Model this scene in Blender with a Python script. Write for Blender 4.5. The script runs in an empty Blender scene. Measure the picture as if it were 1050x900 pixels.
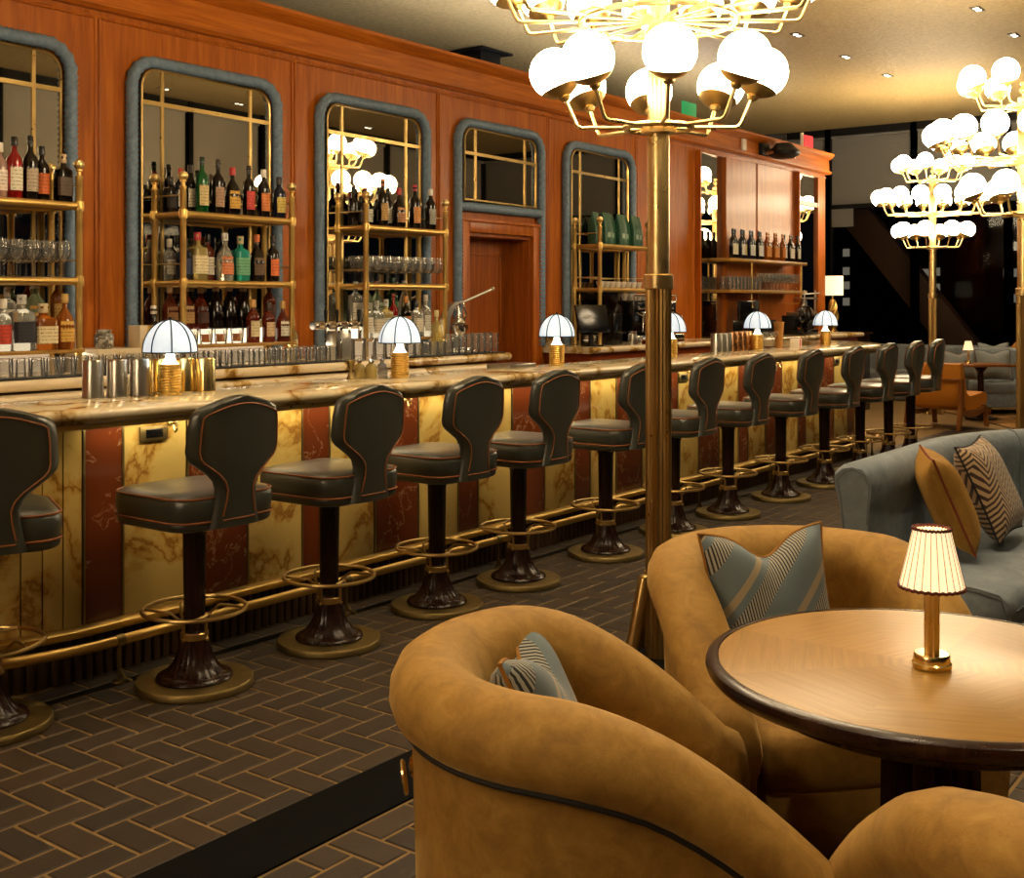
import bpy, bmesh, math, random
from mathutils import Matrix, Vector
PI = math.pi
rnd = random.Random(7)
S = bpy.context.scene
COL = S.collection

# ---------------------------------------------------------------- helpers
def lin(h):
    h = h.lstrip('#'); o = []
    for i in (0, 2, 4):
        v = int(h[i:i + 2], 16) / 255
        o.append(v / 12.92 if v <= .04045 else ((v + .055) / 1.055) ** 2.4)
    return (*o, 1)

def mat(name, col='#808080', rough=.5, metal=0, **kw):
    m = bpy.data.materials.new(name); m.use_nodes = True
    nt = m.node_tree; b = nt.nodes['Principled BSDF']
    c = lin(col) if isinstance(col, str) else (*col, 1)
    b.inputs['Base Color'].default_value = c
    b.inputs['Roughness'].default_value = rough
    b.inputs['Metallic'].default_value = metal
    for k, v in kw.items():
        b.inputs[k.replace('_', ' ')].default_value = v
    return m

def N(m, t, **kw):
    n = m.node_tree.nodes.new(t)
    for k, v in kw.items():
        if hasattr(n, k): setattr(n, k, v)
        else: n.inputs[k].default_value = v
    return n
def L(m, a, b): m.node_tree.links.new(a, b)
def B(m): return m.node_tree.nodes['Principled BSDF']
def coords(m, scale=(1, 1, 1), rot=(0, 0, 0), kind='Object'):
    tc = N(m, 'ShaderNodeTexCoord'); mp = N(m, 'ShaderNodeMapping')
    mp.inputs['Scale'].default_value = scale; mp.inputs['Rotation'].default_value = rot
    L(m, tc.outputs[kind], mp.inputs['Vector']); return mp.outputs['Vector']
def ramp(m, fac, stops):
    r = N(m, 'ShaderNodeValToRGB'); e = r.color_ramp.elements
    while len(e) < len(stops): e.new(.5)
    for i, (p, c) in enumerate(stops):
        e[i].position = p; e[i].color = lin(c) if isinstance(c, str) else (*c, 1)
    L(m, fac, r.inputs['Fac']); return r.outputs['Color']
def bump(m, h, s=.2, d=.01):
    n = N(m, 'ShaderNodeBump'); n.inputs['Strength'].default_value = s; n.inputs['Distance'].default_value = d
    L(m, h, n.inputs['Height']); L(m, n.outputs['Normal'], B(m).inputs['Normal'])
def noise(m, v, scale, detail=4, rough=.55, dist=0):
    n = N(m, 'ShaderNodeTexNoise'); n.inputs['Scale'].default_value = scale
    n.inputs['Detail'].default_value = detail; n.inputs['Roughness'].default_value = rough
    n.inputs['Distortion'].default_value = dist
    L(m, v, n.inputs['Vector']); return n.outputs['Fac']

class MB:
    def __init__(s): s.v = []; s.f = []; s.mi = []; s.cur = 0
    def add(s, vs, fs, M=None):
        o = len(s.v)
        for p in vs:
            p = Vector(p)
            s.v.append(tuple(M @ p) if M else tuple(p))
        for f in fs: s.f.append(tuple(i + o for i in f)); s.mi.append(s.cur)
        return s
    def box(s, x0, x1, y0, y1, z0, z1, b=0, M=None):
        if b <= 0:
            vs = [(x, y, z) for z in (z0, z1) for y in (y0, y1) for x in (x0, x1)]
            return s.add(vs, [(0, 2, 3, 1), (4, 5, 7, 6), (0, 1, 5, 4), (2, 6, 7, 3), (0, 4, 6, 2), (1, 3, 7, 5)], M)
        bm = bmesh.new(); bmesh.ops.create_cube(bm, size=1)
        for v in bm.verts:
            v.co = Vector(((x0 + x1) / 2 + v.co.x * (x1 - x0), (y0 + y1) / 2 + v.co.y * (y1 - y0), (z0 + z1) / 2 + v.co.z * (z1 - z0)))
        bmesh.ops.bevel(bm, geom=bm.edges[:] + bm.verts[:], offset=b, segments=2, profile=.5, affect='EDGES')
        bm.verts.index_update()
        s.add([v.co[:] for v in bm.verts], [[v.index for v in f.verts] for f in bm.faces], M); bm.free(); return s
    def loft(s, rings, closed=True, cap=True, M=None, loop=False):
        n = len(rings[0]); vs = [p for r in rings for p in r]; fs = []
        m = len(rings); K = n if closed else n - 1
        for i in range(m if loop else m - 1):
            a = i * n; b = ((i + 1) % m) * n
            for k in range(K): fs.append((a + k, a + (k + 1) % n, b + (k + 1) % n, b + k))
        if cap and closed and not loop:
            fs.append(tuple(range(n - 1, -1, -1))); fs.append(tuple((m - 1) * n + k for k in range(n)))
        return s.add(vs, fs, M)
    def lathe(s, prof, seg=24, c=(0, 0, 0), M=None, p=2, cap=True, a0=0, a1=2 * PI, flute=0, nfl=0):
        full = abs(a1 - a0 - 2 * PI) < 1e-6; n = seg if full else seg + 1; rings = []
        for r, z in prof:
            ring = []
            for k in range(n):
                a = a0 + (a1 - a0) * k / seg; ca, sa = math.cos(a), math.sin(a)
                q = 1 if p == 2 else (abs(ca) ** p + abs(sa) ** p) ** (-1 / p)
                rr = r * q * (1 - flute * (.5 + .5 * math.cos(nfl * a)) if flute else 1)
                ring.append((c[0] + rr * ca, c[1] + rr * sa, c[2] + z))
            rings.append(ring)
        return s.loft(rings, full, cap and full, M)
    def tube(s, pts, r, seg=10, closed=False, M=None, cap=True):
        pts = [Vector(p) for p in pts]; n = len(pts); rings = []; up = None
        for i, p in enumerate(pts):
            if closed: t = pts[(i + 1) % n] - pts[i - 1]
            else: t = pts[min(i + 1, n - 1)] - pts[max(i - 1, 0)]
            t.normalize()
            if up is None:
                up = Vector((0, 0, 1)) if abs(t.z) < .9 else Vector((1, 0, 0))
            u = up - t * up.dot(t); u.normalize(); w = t.cross(u); up = u
            rr = r[i] if isinstance(r, (list, tuple)) else r
            rings.append([p + (u * math.cos(2 * PI * k / seg) + w * math.sin(2 * PI * k / seg)) * rr for k in range(seg)])
        return s.loft(rings, True, cap, M, loop=closed)
    def sphere(s, c, r, seg=24, rings=14, M=None, sc=(1, 1, 1), t0=0, t1=PI):
        rs = []
        for i in range(rings + 1):
            t = t0 + (t1 - t0) * i / rings; rr = max(math.sin(t), 1e-4)
            rs.append([(c[0] + r * sc[0] * rr * math.cos(2 * PI * k / seg), c[1] + r * sc[1] * rr * math.sin(2 * PI * k / seg), c[2] - r * sc[2] * math.cos(t)) for k in range(seg)])
        return s.loft(rs, True, True, M)
    def prism(s, poly, z0, z1, M=None):
        return s.loft([[(x, y, z0) for x, y in poly], [(x, y, z1) for x, y in poly]], True, True, M)

def obj(name, mb, m, parent=None, loc=None, smooth=40, fix=True):
    me = bpy.data.meshes.new(name); me.from_pydata([tuple(v) for v in mb.v], [], mb.f); me.validate()
    if fix:
        bm = bmesh.new(); bm.from_mesh(me)
        bmesh.ops.recalc_face_normals(bm, faces=bm.faces[:]); bm.to_mesh(me); bm.free()
    ms = m if isinstance(m, (list, tuple)) else [m]
    for x in ms: me.materials.append(x)
    if len(ms) > 1: me.polygons.foreach_set('material_index', mb.mi)
    if smooth:
        me.shade_smooth(); me.set_sharp_from_angle(angle=math.radians(smooth))
    o = bpy.data.objects.new(name, me); COL.objects.link(o)
    if parent: o.parent = parent
    if loc: o.location = loc
    return o
def tag(o, label, cat, group=None, kind=None):
    o['label'] = label; o['category'] = cat
    if group: o['group'] = group
    if kind: o['kind'] = kind
    return o
def thing(name, label, cat, loc=(0, 0, 0), rz=0, group=None):
    o = bpy.data.objects.new(name, None); COL.objects.link(o); o.empty_display_size = .1
    o.location = loc; o.rotation_euler = (0, 0, rz)
    return tag(o, label, cat, group)
def struct(name, mb, m, parent=None, smooth=40):
    o = obj(name, mb, m, parent, smooth=smooth); 
    if not parent: o['kind'] = 'structure'
    return o
KIDS = {}
def dup(root, loc, rz=None, label=None, group=None):
    def cp(o, par):
        c = o.copy(); COL.objects.link(c)
        if par: c.parent = par
        for ch in KIDMAP.get(o.name, o.children): cp(ch, c)
        return c
    KIDMAP = {}
    r = cp(root, None); r.location = loc
    if rz is not None: r.rotation_euler = (0, 0, rz)
    if label: r['label'] = label
    if group: r['group'] = group
    return r
ORD = ['first', 'second', 'third', 'fourth', 'fifth', 'sixth', 'seventh', 'eighth', 'ninth', 'tenth', 'eleventh', 'twelfth', 'thirteenth', 'fourteenth', 'fifteenth', 'sixteenth', 'seventeenth', 'eighteenth', 'nineteenth', 'twentieth']
TENS = {2: 'twenty', 3: 'thirty', 4: 'forty'}
def ordn(i):
    if i < 20: return ORD[i]
    t, u = divmod(i + 1, 10)
    return {2: 'twentieth', 3: 'thirtieth', 4: 'fortieth'}[t] if u == 0 else TENS[t] + '-' + ORD[u - 1]
def smooth01(t): t = max(0, min(1, t)); return t * t * (3 - 2 * t)
def T(x, y, z): return Matrix.Translation((x, y, z))
def R(a, ax): return Matrix.Rotation(a, 4, ax)

# ---------------------------------------------------------------- materials
def wood(name, c1, c2, c3, rough=.3, grain='Z', sc=1.0, coat=.12):
    m = mat(name, c2, rough, Coat_Weight=coat, Coat_Roughness=.2, Specular_IOR_Level=.26)
    s = {'Z': (9, 9, .55), 'Y': (9, .55, 9), 'X': (.55, 9, 9)}[grain]
    v = coords(m, tuple(a * sc for a in s))
    f = noise(m, v, 3.0, 7, .62, .8)
    c = ramp(m, f, [(.25, c1), (.52, c2), (.78, c3)])
    L(m, c, B(m).inputs['Base Color'])
    return m
M_mahog = wood('mahogany', '#843e0a', '#a65812', '#c0701c', .40)
M_mahogY = wood('mahogany_horizontal', '#86400c', '#aa5c14', '#c4741f', .36, 'Y')
M_door = wood('door_mahogany', '#74360c', '#944c12', '#ac601c', .38)
M_cab = wood('cabinet_mahogany', '#65270c', '#803610', '#964818', .35, 'Y')
M_dark = wood('ebonised_wood', '#170b08', '#27130d', '#382019', .25)
M_oak = wood('table_veneer_wood', '#a8753a', '#bd8a49', '#cf9d5b', .34, 'X', 1.2)
M_walnut = wood('walnut_frame', '#5a3215', '#78481f', '#8f5a2b', .35)
M_tan = wood('tan_shelf_board', '#8a6228', '#a47a36', '#b98d47', .35, 'Y')

def brass(name, col, rough):
    m = mat(name, col, rough, 1)
    f = noise(m, coords(m, (1, 1, 1)), 14, 4)
    L(m, ramp(m, f, [(.3, (rough * .75,) * 3), (.7, (rough * 1.3,) * 3)]), B(m).inputs['Roughness'])
    return m
M_brass = brass('polished_brass', '#e6cb8e', .33)
M_brassd = brass('aged_brass', '#c2a468', .36)
M_brassr = brass('shelf_brass', '#d6b268', .38)
M_bronze = brass('bronze_plate', '#8c7a4e', .45)
M_gold = brass('bright_gold', '#f2d894', .18)
M_coil = brass('satin_gold_coil', '#e8c26a', .42)
M_chrome = mat('chrome', '#d6d4d0', .14, 1)
M_steel = mat('brushed_steel', '#b9b4aa', .28, 1)
M_copper = brass('copper', '#b98250', .25)
M_black = mat('black_metal', '#090808', .5, Specular_IOR_Level=.3)
M_blackg = mat('black_gloss_plastic', '#0b0b0c', .18)
M_rubber = mat('black_rubber_mat', '#111010', .7)
M_darkgl = mat('tinted_glass', '#0c0d0e', .06)

M_leather = mat('grey_green_leather', '#393c35', .34, Specular_IOR_Level=.6, Coat_Weight=.35, Coat_Roughness=.28)
bump(M_leather, noise(M_leather, coords(M_leather), 160, 3), .12, .002)
M_pipe = mat('orange_piping', '#8a5228', .6)

def velvet(name, c1, c2, c3, sheen):
    m = mat(name, c2, .78, Sheen_Weight=.55, Sheen_Roughness=.35)
    B(m).inputs['Sheen Tint'].default_value = lin(sheen)
    v = coords(m)
    f = noise(m, v, 15, 8, .72, .5)
    L(m, ramp(m, f, [(.28, c1), (.5, c2), (.72, c3)]), B(m).inputs['Base Color'])
    bump(m, noise(m, v, 260, 2), .15, .002)
    return m
M_gvel = velvet('gold_velvet', '#86622a', '#a47b32', '#b99044', '#f4d08a')
M_bvel = velvet('blue_grey_velvet', '#646d75', '#757f87', '#89929a', '#b8c8d4')
M_far = velvet('far_grey_fabric', '#54585a', '#62676a', '#70757a', '#a0a8b0')
M_orange = mat('orange_leather', '#bd7824', .45)
M_cord = mat('dark_welt_cord', '#26221c', .8)

def rope_mat():
    m = mat('blue_wrapped_rope', '#4d616e', .6)
    w = N(m, 'ShaderNodeTexWave'); w.bands_direction = 'DIAGONAL'; w.inputs['Scale'].default_value = 14
    w.inputs['Distortion'].default_value = .4
    L(m, coords(m, (0, 1, 1)), w.inputs['Vector'])
    L(m, ramp(m, w.outputs['Fac'], [(.2, '#44565f'), (.8, '#67808e')]), B(m).inputs['Base Color'])
    return m
M_rope = mat('blue_wrapped_rope', '#5d7482', .55)
_f = noise(M_rope, coords(M_rope, (3, 3, 3)), 9, 4)
L(M_rope, ramp(M_rope, _f, [(.3, '#5a6e82'), (.7, '#768ca3')]), B(M_rope).inputs['Base Color'])

def marble(name, base, mid, vein, sc=2.2, rough=.14, w=.09, rot=.5):
    m = mat(name, base, rough)
    v = coords(m, (1, 1, 1), (.3, rot, .4))
    d = N(m, 'ShaderNodeTexNoise'); d.inputs['Scale'].default_value = sc; d.inputs['Detail'].default_value = 8
    L(m, v, d.inputs['Vector'])
    mx = N(m, 'ShaderNodeMixRGB'); mx.inputs['Fac'].default_value = .35
    L(m, v, mx.inputs['Color1']); L(m, d.outputs['Color'], mx.inputs['Color2'])
    n2 = noise(m, mx.outputs['Color'], sc * 1.6, 9, .6)
    sub = N(m, 'ShaderNodeMath', operation='SUBTRACT'); sub.inputs[1].default_value = .5; L(m, n2, sub.inputs[0])
    ab = N(m, 'ShaderNodeMath', operation='ABSOLUTE'); L(m, sub.outputs[0], ab.inputs[0])
    c = ramp(m, ab.outputs[0], [(0, vein), (w * .35, mid), (w, base)])
    cl = ramp(m, noise(m, v, sc * .8, 5), [(.4, (1, 1, 1)), (.8, (.85, .77, .60))])
    mu = N(m, 'ShaderNodeMixRGB', blend_type='MULTIPLY'); mu.inputs['Fac'].default_value = .7
    L(m, c, mu.inputs['Color1']); L(m, cl, mu.inputs['Color2'])
    L(m, mu.outputs['Color'], B(m).inputs['Base Color'])
    return m
M_onyx = marble('yellow_onyx', '#d4b568', '#c59d4e', '#946527', 1.55, .16, .05)
M_redm = marble('red_marble', '#6c3216', '#79401f', '#b08a68', 2.4, .2, .010)
M_top = marble('cream_bar_marble', '#dccdab', '#bda06c', '#80602f', .8, .1, .035, .9)
M_whitem = marble('white_ledge_marble', '#dccbad', '#b5924f', '#7d5a26', 1.3, .16, .05, 1.2)

def plaster():
    m = mat('stippled_ceiling_plaster', '#8d8373', .55)
    v = coords(m, (1, 1, 1))
    f = noise(m, v, 22, 5, .7); g = noise(m, coords(m, (6, 38, 6)), 3, 4, .6)
    L(m, ramp(m, f, [(.3, '#9a8458'), (.7, '#bda672')]), B(m).inputs['Base Color'])
    a = N(m, 'ShaderNodeMath', operation='ADD'); L(m, f, a.inputs[0]); L(m, g, a.inputs[1])
    bump(m, a.outputs[0], .55, .02)
    return m
M_ceil = plaster()

def brick():
    m = mat('brown_floor_brick', '#3a2d22', .62)
    g = N(m, 'ShaderNodeNewGeometry')
    c = ramp(m, g.outputs['Random Per Island'], [(0, '#281e13'), (.35, '#322516'), (.7, '#3b2b18'), (1, '#2e2113')])
    v = coords(m); f = noise(m, v, 45, 6, .7)
    mu = N(m, 'ShaderNodeMixRGB', blend_type='MULTIPLY'); mu.inputs['Fac'].default_value = .7
    L(m, c, mu.inputs['Color1']); L(m, ramp(m, f, [(.3, (.7, .7, .7)), (.7, (1.1, 1.1, 1.1))]), mu.inputs['Color2'])
    L(m, mu.outputs['Color'], B(m).inputs['Base Color']); bump(m, f, .25, .004)
    return m
M_brick = brick()
M_mortar = mat('sandy_mortar', '#7c6238', .85)

M_mirror = mat('smoked_mirror', '#c4beb0', .015, 1)
M_globe = mat('opal_glass_globe', '#ffffff', .3)
B(M_globe).inputs['Emission Color'].default_value = (1, .79, .50, 1); B(M_globe).inputs['Emission Strength'].default_value = 22
M_dome = mat('pale_blue_glass_shade', '#c8d8e4', .4)
B(M_dome).inputs['Emission Color'].default_value = (.74, .87, 1, 1); B(M_dome).inputs['Emission Strength'].default_value = .58
M_sock = mat('lit_opal_neck', '#fff4dc', .4)
B(M_sock).inputs['Emission Color'].default_value = (1, .86, .6, 1); B(M_sock).inputs['Emission Strength'].default_value = 5
M_shade = mat('pleated_cream_silk', '#f6e2bd', .8)
B(M_shade).inputs['Emission Color'].default_value = (1, .74, .42, 1); B(M_shade).inputs['Emission Strength'].default_value = .95
M_bulb = mat('warm_bulb', '#fff4dc', .4)
B(M_bulb).inputs['Emission Color'].default_value = (1, .8, .5, 1); B(M_bulb).inputs['Emission Strength'].default_value = 5
M_drum = mat('white_drum_shade', '#f4e6c8', .8)
B(M_drum).inputs['Emission Color'].default_value = (1, .82, .55, 1); B(M_drum).inputs['Emission Strength'].default_value = .9
M_led = mat('lit_white_riser', '#fff6e4', .5)
B(M_led).inputs['Emission Color'].default_value = (1, .86, .64, 1); B(M_led).inputs['Emission Strength'].default_value = 1.3
M_led2 = mat('dim_lit_riser', '#e8dcc8', .5)
B(M_led2).inputs['Emission Color'].default_value = (1, .86, .64, 1); B(M_led2).inputs['Emission Strength'].default_value = .28
M_trimr = mat('maroon_braid', '#5a2012', .7)

def thinglass(name, tint, fac=.18, body=0):
    m = bpy.data.materials.new(name); m.use_nodes = True; nt = m.node_tree
    nt.nodes.remove(nt.nodes['Principled BSDF']); out = nt.nodes['Material Output']
    t = N(m, 'ShaderNodeBsdfTransparent'); t.inputs['Color'].default_value = (*tint, 1)
    g = N(m, 'ShaderNodeBsdfGlossy'); g.inputs['Roughness'].default_value = .05
    lw = N(m, 'ShaderNodeLayerWeight'); lw.inputs['Blend'].default_value = fac
    mx = N(m, 'ShaderNodeMixShader'); L(m, lw.outputs['Fresnel'], mx.inputs['Fac'])
    L(m, t.outputs[0], mx.inputs[1]); L(m, g.outputs[0], mx.inputs[2])
    if body:
        d = N(m, 'ShaderNodeBsdfDiffuse'); d.inputs['Color'].default_value = (.92, .9, .86, 1); m2 = N(m, 'ShaderNodeMixShader'); m2.inputs['Fac'].default_value = body
        L(m, mx.outputs[0], m2.inputs[1]); L(m, d.outputs[0], m2.inputs[2]); mx = m2
    L(m, mx.outputs[0], out.inputs['Surface'])
    return m
M_glass = thinglass('clear_drinking_glass', (.96, .96, .95), .22, .05)
M_pane = thinglass('night_window_glass', (.62, .63, .62), .16)
def bglass(name, col, tr=.6):
    m = mat(name, col, .06, Transmission_Weight=tr, IOR=1.45)
    return m
GL = dict(clear=bglass('clear_bottle_glass', '#e2e2d8', .75), dark=bglass('dark_bottle_glass', '#140d0a', .1), green=bglass('green_bottle_glass', '#0d5a2a', .4),
          amber=bglass('amber_spirit_glass', '#b0601a', .55), red=bglass('red_spirit_glass', '#a01a14', .45), teal=bglass('teal_bottle_glass', '#2aa08c', .35),
          whisky=bglass('red_brown_spirit_glass', '#6a2410', .4), yellow=bglass('pale_yellow_spirit_glass', '#d8c074', .6), navy=bglass('blue_black_bottle_glass', '#101526', .1),
          pink=bglass('pale_pink_spirit_glass', '#dcb09c', .6), pale=bglass('pale_green_bottle_glass', '#a8b890', .6))
LAB = {}
def labmat(c1, c2='#3a2c20'):
    k = (c1, c2)
    if k in LAB: return LAB[k]
    m = mat('paper_label_' + str(len(LAB)), c1, .6)
    v = coords(m, (1, 1, 1)); sx = N(m, 'ShaderNodeSeparateXYZ'); L(m, v, sx.inputs[0])
    a = N(m, 'ShaderNodeMath', operation='MULTIPLY'); a.inputs[1].default_value = 52; L(m, sx.outputs['Z'], a.inputs[0])
    fr = N(m, 'ShaderNodeMath', operation='FRACT'); L(m, a.outputs[0], fr.inputs[0])
    nz = noise(m, coords(m, (1, 140, 50)), 1.0, 2)
    ml = N(m, 'ShaderNodeMath', operation='MULTIPLY'); L(m, fr.outputs[0], ml.inputs[0]); L(m, nz, ml.inputs[1])
    L(m, ramp(m, ml.outputs[0], [(.42, c1), (.5, c2)]), B(m).inputs['Base Color'])
    LAB[k] = m; return m
CAPM = {}
def capmat(c):
    if c not in CAPM: CAPM[c] = mat('bottle_cap_' + str(len(CAPM)), c, .35)
    return CAPM[c]

# ---------------------------------------------------------------- the room
CEIL = 4.4; WALL = -6.2; FARY = 19.05; RX = 1.0
floor = MB()
floor.box(-10, RX + .1, -6.1, FARY + .1, -.12, -.004)
floor.cur = 1
BW = .11
def brk(x0, x1, y0, y1):
    g = .0055
    if x1 - x0 < .03 or y1 - y0 < .03: return
    b = .004
    vs = [(x0 + g, y0 + g, -.004), (x1 - g, y0 + g, -.004), (x1 - g, y1 - g, -.004), (x0 + g, y1 - g, -.004),
          (x0 + g + b, y0 + g + b, 0), (x1 - g - b, y0 + g + b, 0), (x1 - g - b, y1 - g - b, 0), (x0 + g + b, y1 - g - b, 0)]
    floor.add(vs, [(4, 5, 6, 7), (0, 1, 5, 4), (1, 2, 6, 5), (2, 3, 7, 6), (3, 0, 4, 7)])
def herring(X0, X1, Y0, Y1, ox, oy):
    for i in range(int((X0 - ox) / BW) - 2, int((X1 - ox) / BW) + 3):
        for j in range(int((Y0 - oy) / BW) - 2, int((Y1 - oy) / BW) + 3):
            k = (i - j) % 4; x = ox + i * BW; y = oy + j * BW
            if k == 0: r = (x, x + 2 * BW, y, y + BW)
            elif k == 2: r = (x, x + BW, y - BW, y + BW)
            else: continue
            a, b_, c_, d_ = max(r[0], X0), min(r[1], X1), max(r[2], Y0), min(r[3], Y1)
            if b_ - a > .02 and d_ - c_ > .02: brk(a, b_, c_, d_)
herring(-4.00, -2.632, -.4, 14.6, -3.274, 2.066)
herring(-2.368, .6, .2, 14.6, -2.368, .1)
y = -.4
while y < 14.4: brk(-4.17, -4.055, y, y + .22); y += .22
herring(-6.2, -4.17, -.4, 2.4, -4.17, 0)
struct('floor', floor, [M_mortar, M_brick], smooth=0)
st = MB().box(-2.626, -2.374, -2, 14.6, -.004, .003, .001)
tag(obj('threshold_strip', st, mat('matt_black_strip', '#050505', .85, Specular_IOR_Level=.12)), 'wide flat black metal strip inlaid in the brick floor beside the gold chair', 'floor strip')
gr = MB().box(-4.05, -4.005, -.4, 14.6, -.004, -.001)
tag(obj('drain_channel', gr, M_black), 'narrow dark drain slot in the brick floor along the foot of the bar', 'drain')

ce = MB().box(-10, RX + .1, -6.1, FARY + .1, CEIL, CEIL + .15)
struct('ceiling', ce, M_ceil, smooth=0)
struct('wall_front', MB().box(-10, RX + .1, -6.2, -6.1, 0, CEIL), M_cab)
struct('wall_left', MB().box(-10.1, -10, -6.1, FARY, 0, CEIL), mat('dark_far_wall', '#2a2826', .8))
# panelled bar wall with a door recess
wb = MB()
D0, D1, DZ = 7.66, 8.575, 2.09
wb.box(-7.4, -6.5, -6.1, 15.45, 0, 3.46)
wb.box(-6.5, WALL, -6.1, D0, 0, 3.46); wb.box(-6.5, WALL, D1, 15.45, 0, 3.46); wb.box(-6.5, WALL, D0, D1, DZ, 3.46)
struct('wall_back', wb, M_mahog, smooth=0)
def extrY(mb, poly, y0, y1):   # poly in (x, z)
    mb.loft([[(x, y0, z) for x, z in poly], [(x, y1, z) for x, z in poly]], True, True)
co = MB()
extrY(co, [(-6.22, 3.245), (-6.15, 3.245), (-6.125, 3.265), (-6.125, 3.285), (-6.16, 3.295), (-6.165, 3.44), (-6.14, 3.45), (-6.115, 3.47), (-6.085, 3.50), (-6.085, 3.525), (-7.4, 3.525), (-7.4, 3.46), (-6.22, 3.46)], -6.1, 15.5)
struct('trim_1', co, M_mahogY, smooth=30)
bd = MB()
bd.tube([(-6.197, -6, 3.205), (-6.197, 15.45, 3.205)], .012, 8)
for y in (-.55, 1.02, 2.585, 4.148, 5.715, 7.286, 8.84, 10.42, 11.1):
    for d in (-.014, .014): bd.tube([(-6.198, y + d, 1.0), (-6.198, y + d, 3.205)], .010, 8)
for y in (11.66, 12.38, 13.285, 14.4, 15.1): bd.tube([(-6.198, y, 1.0), (-6.198, y, 3.205)], .009, 8)
struct('trim_2', bd, M_mahog)
# dark pillar standing behind the bar wall
pl = MB().box(-8.60, -8.28, 10.48, 10.86, 0, CEIL, .02); pl.box(-8.70, -8.18, 10.38, 10.96, CEIL - .03, CEIL - .012)
pil = struct('pillar', pl, M_black)

# ---- door
do = MB()
do.box(-6.50, -6.44, D0, D1, 0, DZ)
d1 = struct('door_1', do, M_door)
fr = MB()
for a, b_ in ((D0 - .10, D0), (D1, D1 + .10)): fr.box(-6.2, -6.165, a, b_, 0, DZ + .10, .006); 
fr.box(-6.2, -6.165, D0, D1, DZ, DZ + .10, .006)
for a, b_ in ((D0 - .115, D0 - .085), (D1 + .085, D1 + .115)): fr.box(-6.2, -6.15, a, b_, 0, DZ + .115, .008)
fr.box(-6.2, -6.15, D0 - .085, D1 + .085, DZ + .085, DZ + .115, .008)
struct('door_frame', fr, M_mahog, d1)
pn = MB()
for (y0, y1, z0, z1) in ((D0 + .14, D1 - .14, 1.12, 1.93), (D0 + .14, D1 - .14, .2, .98)):
    for a in ((y0, y1, z0, z0 + .02), (y0, y1, z1 - .02, z1), (y0, y0 + .02, z0, z1), (y1 - .02, y1, z0, z1)):
        pn.box(-6.442, -6.425, *a, .004)
struct('door_panel', pn, M_door, d1)
jm = MB(); jm.box(-6.44, -6.2, D1 - .03, D1, 0, DZ); jm.box(-6.44, -6.2, D0, D0 + .03, 0, DZ); jm.box(-6.44, -6.2, D0 + .03, D1 - .03, DZ - .03, DZ)
struct('door_jamb', jm, M_door, d1)

# ---- far and right window walls
GREYB = mat('grey_roller_blind', '#6e6c68', .85); bump(GREYB, noise(GREYB, coords(GREYB, (3, 3, 9)), 6, 5), .3, .02)
GREYB_LIT = mat('lightened_grey_roller_blind', '#a19d92', .85)  # same blind coloured lighter, standing in for stronger light in the mirrors
def winbay(n, M, w, blind_label, blindlow=3.1, bm_=GREYB):
    # local x along wall, y into room (glass at y=0)
    f = MB()
    f.box(-w / 2 - .045, -w / 2 + .045, -.08, .10, 0, CEIL); f.box(w / 2 - .045, w / 2 + .045, -.08, .10, 0, CEIL)
    f.box(-w / 2, w / 2, -.08, .08, CEIL - .11, CEIL); f.box(-w / 2, w / 2, -.08, .08, 3.06, 3.13); f.box(-w / 2, w / 2, -.08, .10, 0, .12)
    o = struct('window_%d' % n, f, M_black); o.matrix_world = M
    p = MB().box(-w / 2, w / 2, -.012, 0, .12, CEIL - .11)
    q = struct('pane', p, M_pane, o)
    b = MB(); k = 16; z0, z1 = blindlow, CEIL - .11
    b.box(-w / 2 + .05, w / 2 - .05, .02, .026, z0, z1); b.box(-w / 2 + .05, w / 2 - .05, .012, .034, z0 - .03, z0, .004)
    b.tube([(-w / 2 + .05, .04, z1 - .03), (w / 2 - .05, .04, z1 - .03)], .028, 10)
    bo = obj('roller_blind', b, bm_); bo.matrix_world = M
    tag(bo, blind_label, 'blind', 'grey roller blinds')
    return o
nwin = 1
xs = [-8.99 + 1.427 * i for i in range(8)]
for i in range(7):
    M = T((xs[i] + xs[i + 1]) / 2, FARY, 0) @ R(PI, 'Z')
    winbay(nwin, M, 1.427, 'grey roller blind high in the far window wall, %s bay from the left' % ORD[i], 3.14); nwin += 1
for i in range(14):
    M = T(RX, -1.2 + 1.5 * i, 0) @ R(PI / 2, 'Z')
    winbay(nwin, M, 1.5, 'grey roller blind on the right window wall, %s bay from the front' % ORD[i], 2.7 if i % 5 else 2.5, GREYB_LIT); nwin += 1
# second small grey strips under the transom, far wall
lowb = MB(); 
for a_, b_ in ((xs[0] + .05, xs[1] - .05), (xs[1] + .05, xs[1] + .42)):
    lowb.box(a_, b_, FARY - .04, FARY - .03, 2.76, 3.06)
struct('trim_3', lowb, GREYB)

# ---- outside: braces and a tower with lit windows
brace = mat('dark_steel_brace', '#7a5848', .6)
def bar3(name, a, b_, w, label):
    a, b_ = Vector(a), Vector(b_); d = (b_ - a); ln = d.length
    M = Matrix.Translation(a) @ d.to_track_quat('X', 'Z').to_matrix().to_4x4()
    mb = MB().box(0, ln, -.15, .15, -w / 2, w / 2, .01, M)
    return tag(obj(name, mb, brace), label, 'steel brace', 'steel braces outside the windows')
bar3('steel_brace', (-7.6, 19.8, 3.3), (-5.15, 19.8, .2), .5, 'dark diagonal steel brace outside the far windows sloping down to the right')
bar3('steel_brace', (-4.6, 19.8, .2), (-2.2, 19.8, 3.3), .5, 'dark diagonal steel brace outside the far windows sloping up to the right')
M_lit = mat('lit_office_window', '#fff0d0', .5); B(M_lit).inputs['Emission Color'].default_value = (1, .86, .66, 1); B(M_lit).inputs['Emission Strength'].default_value = .28
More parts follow.
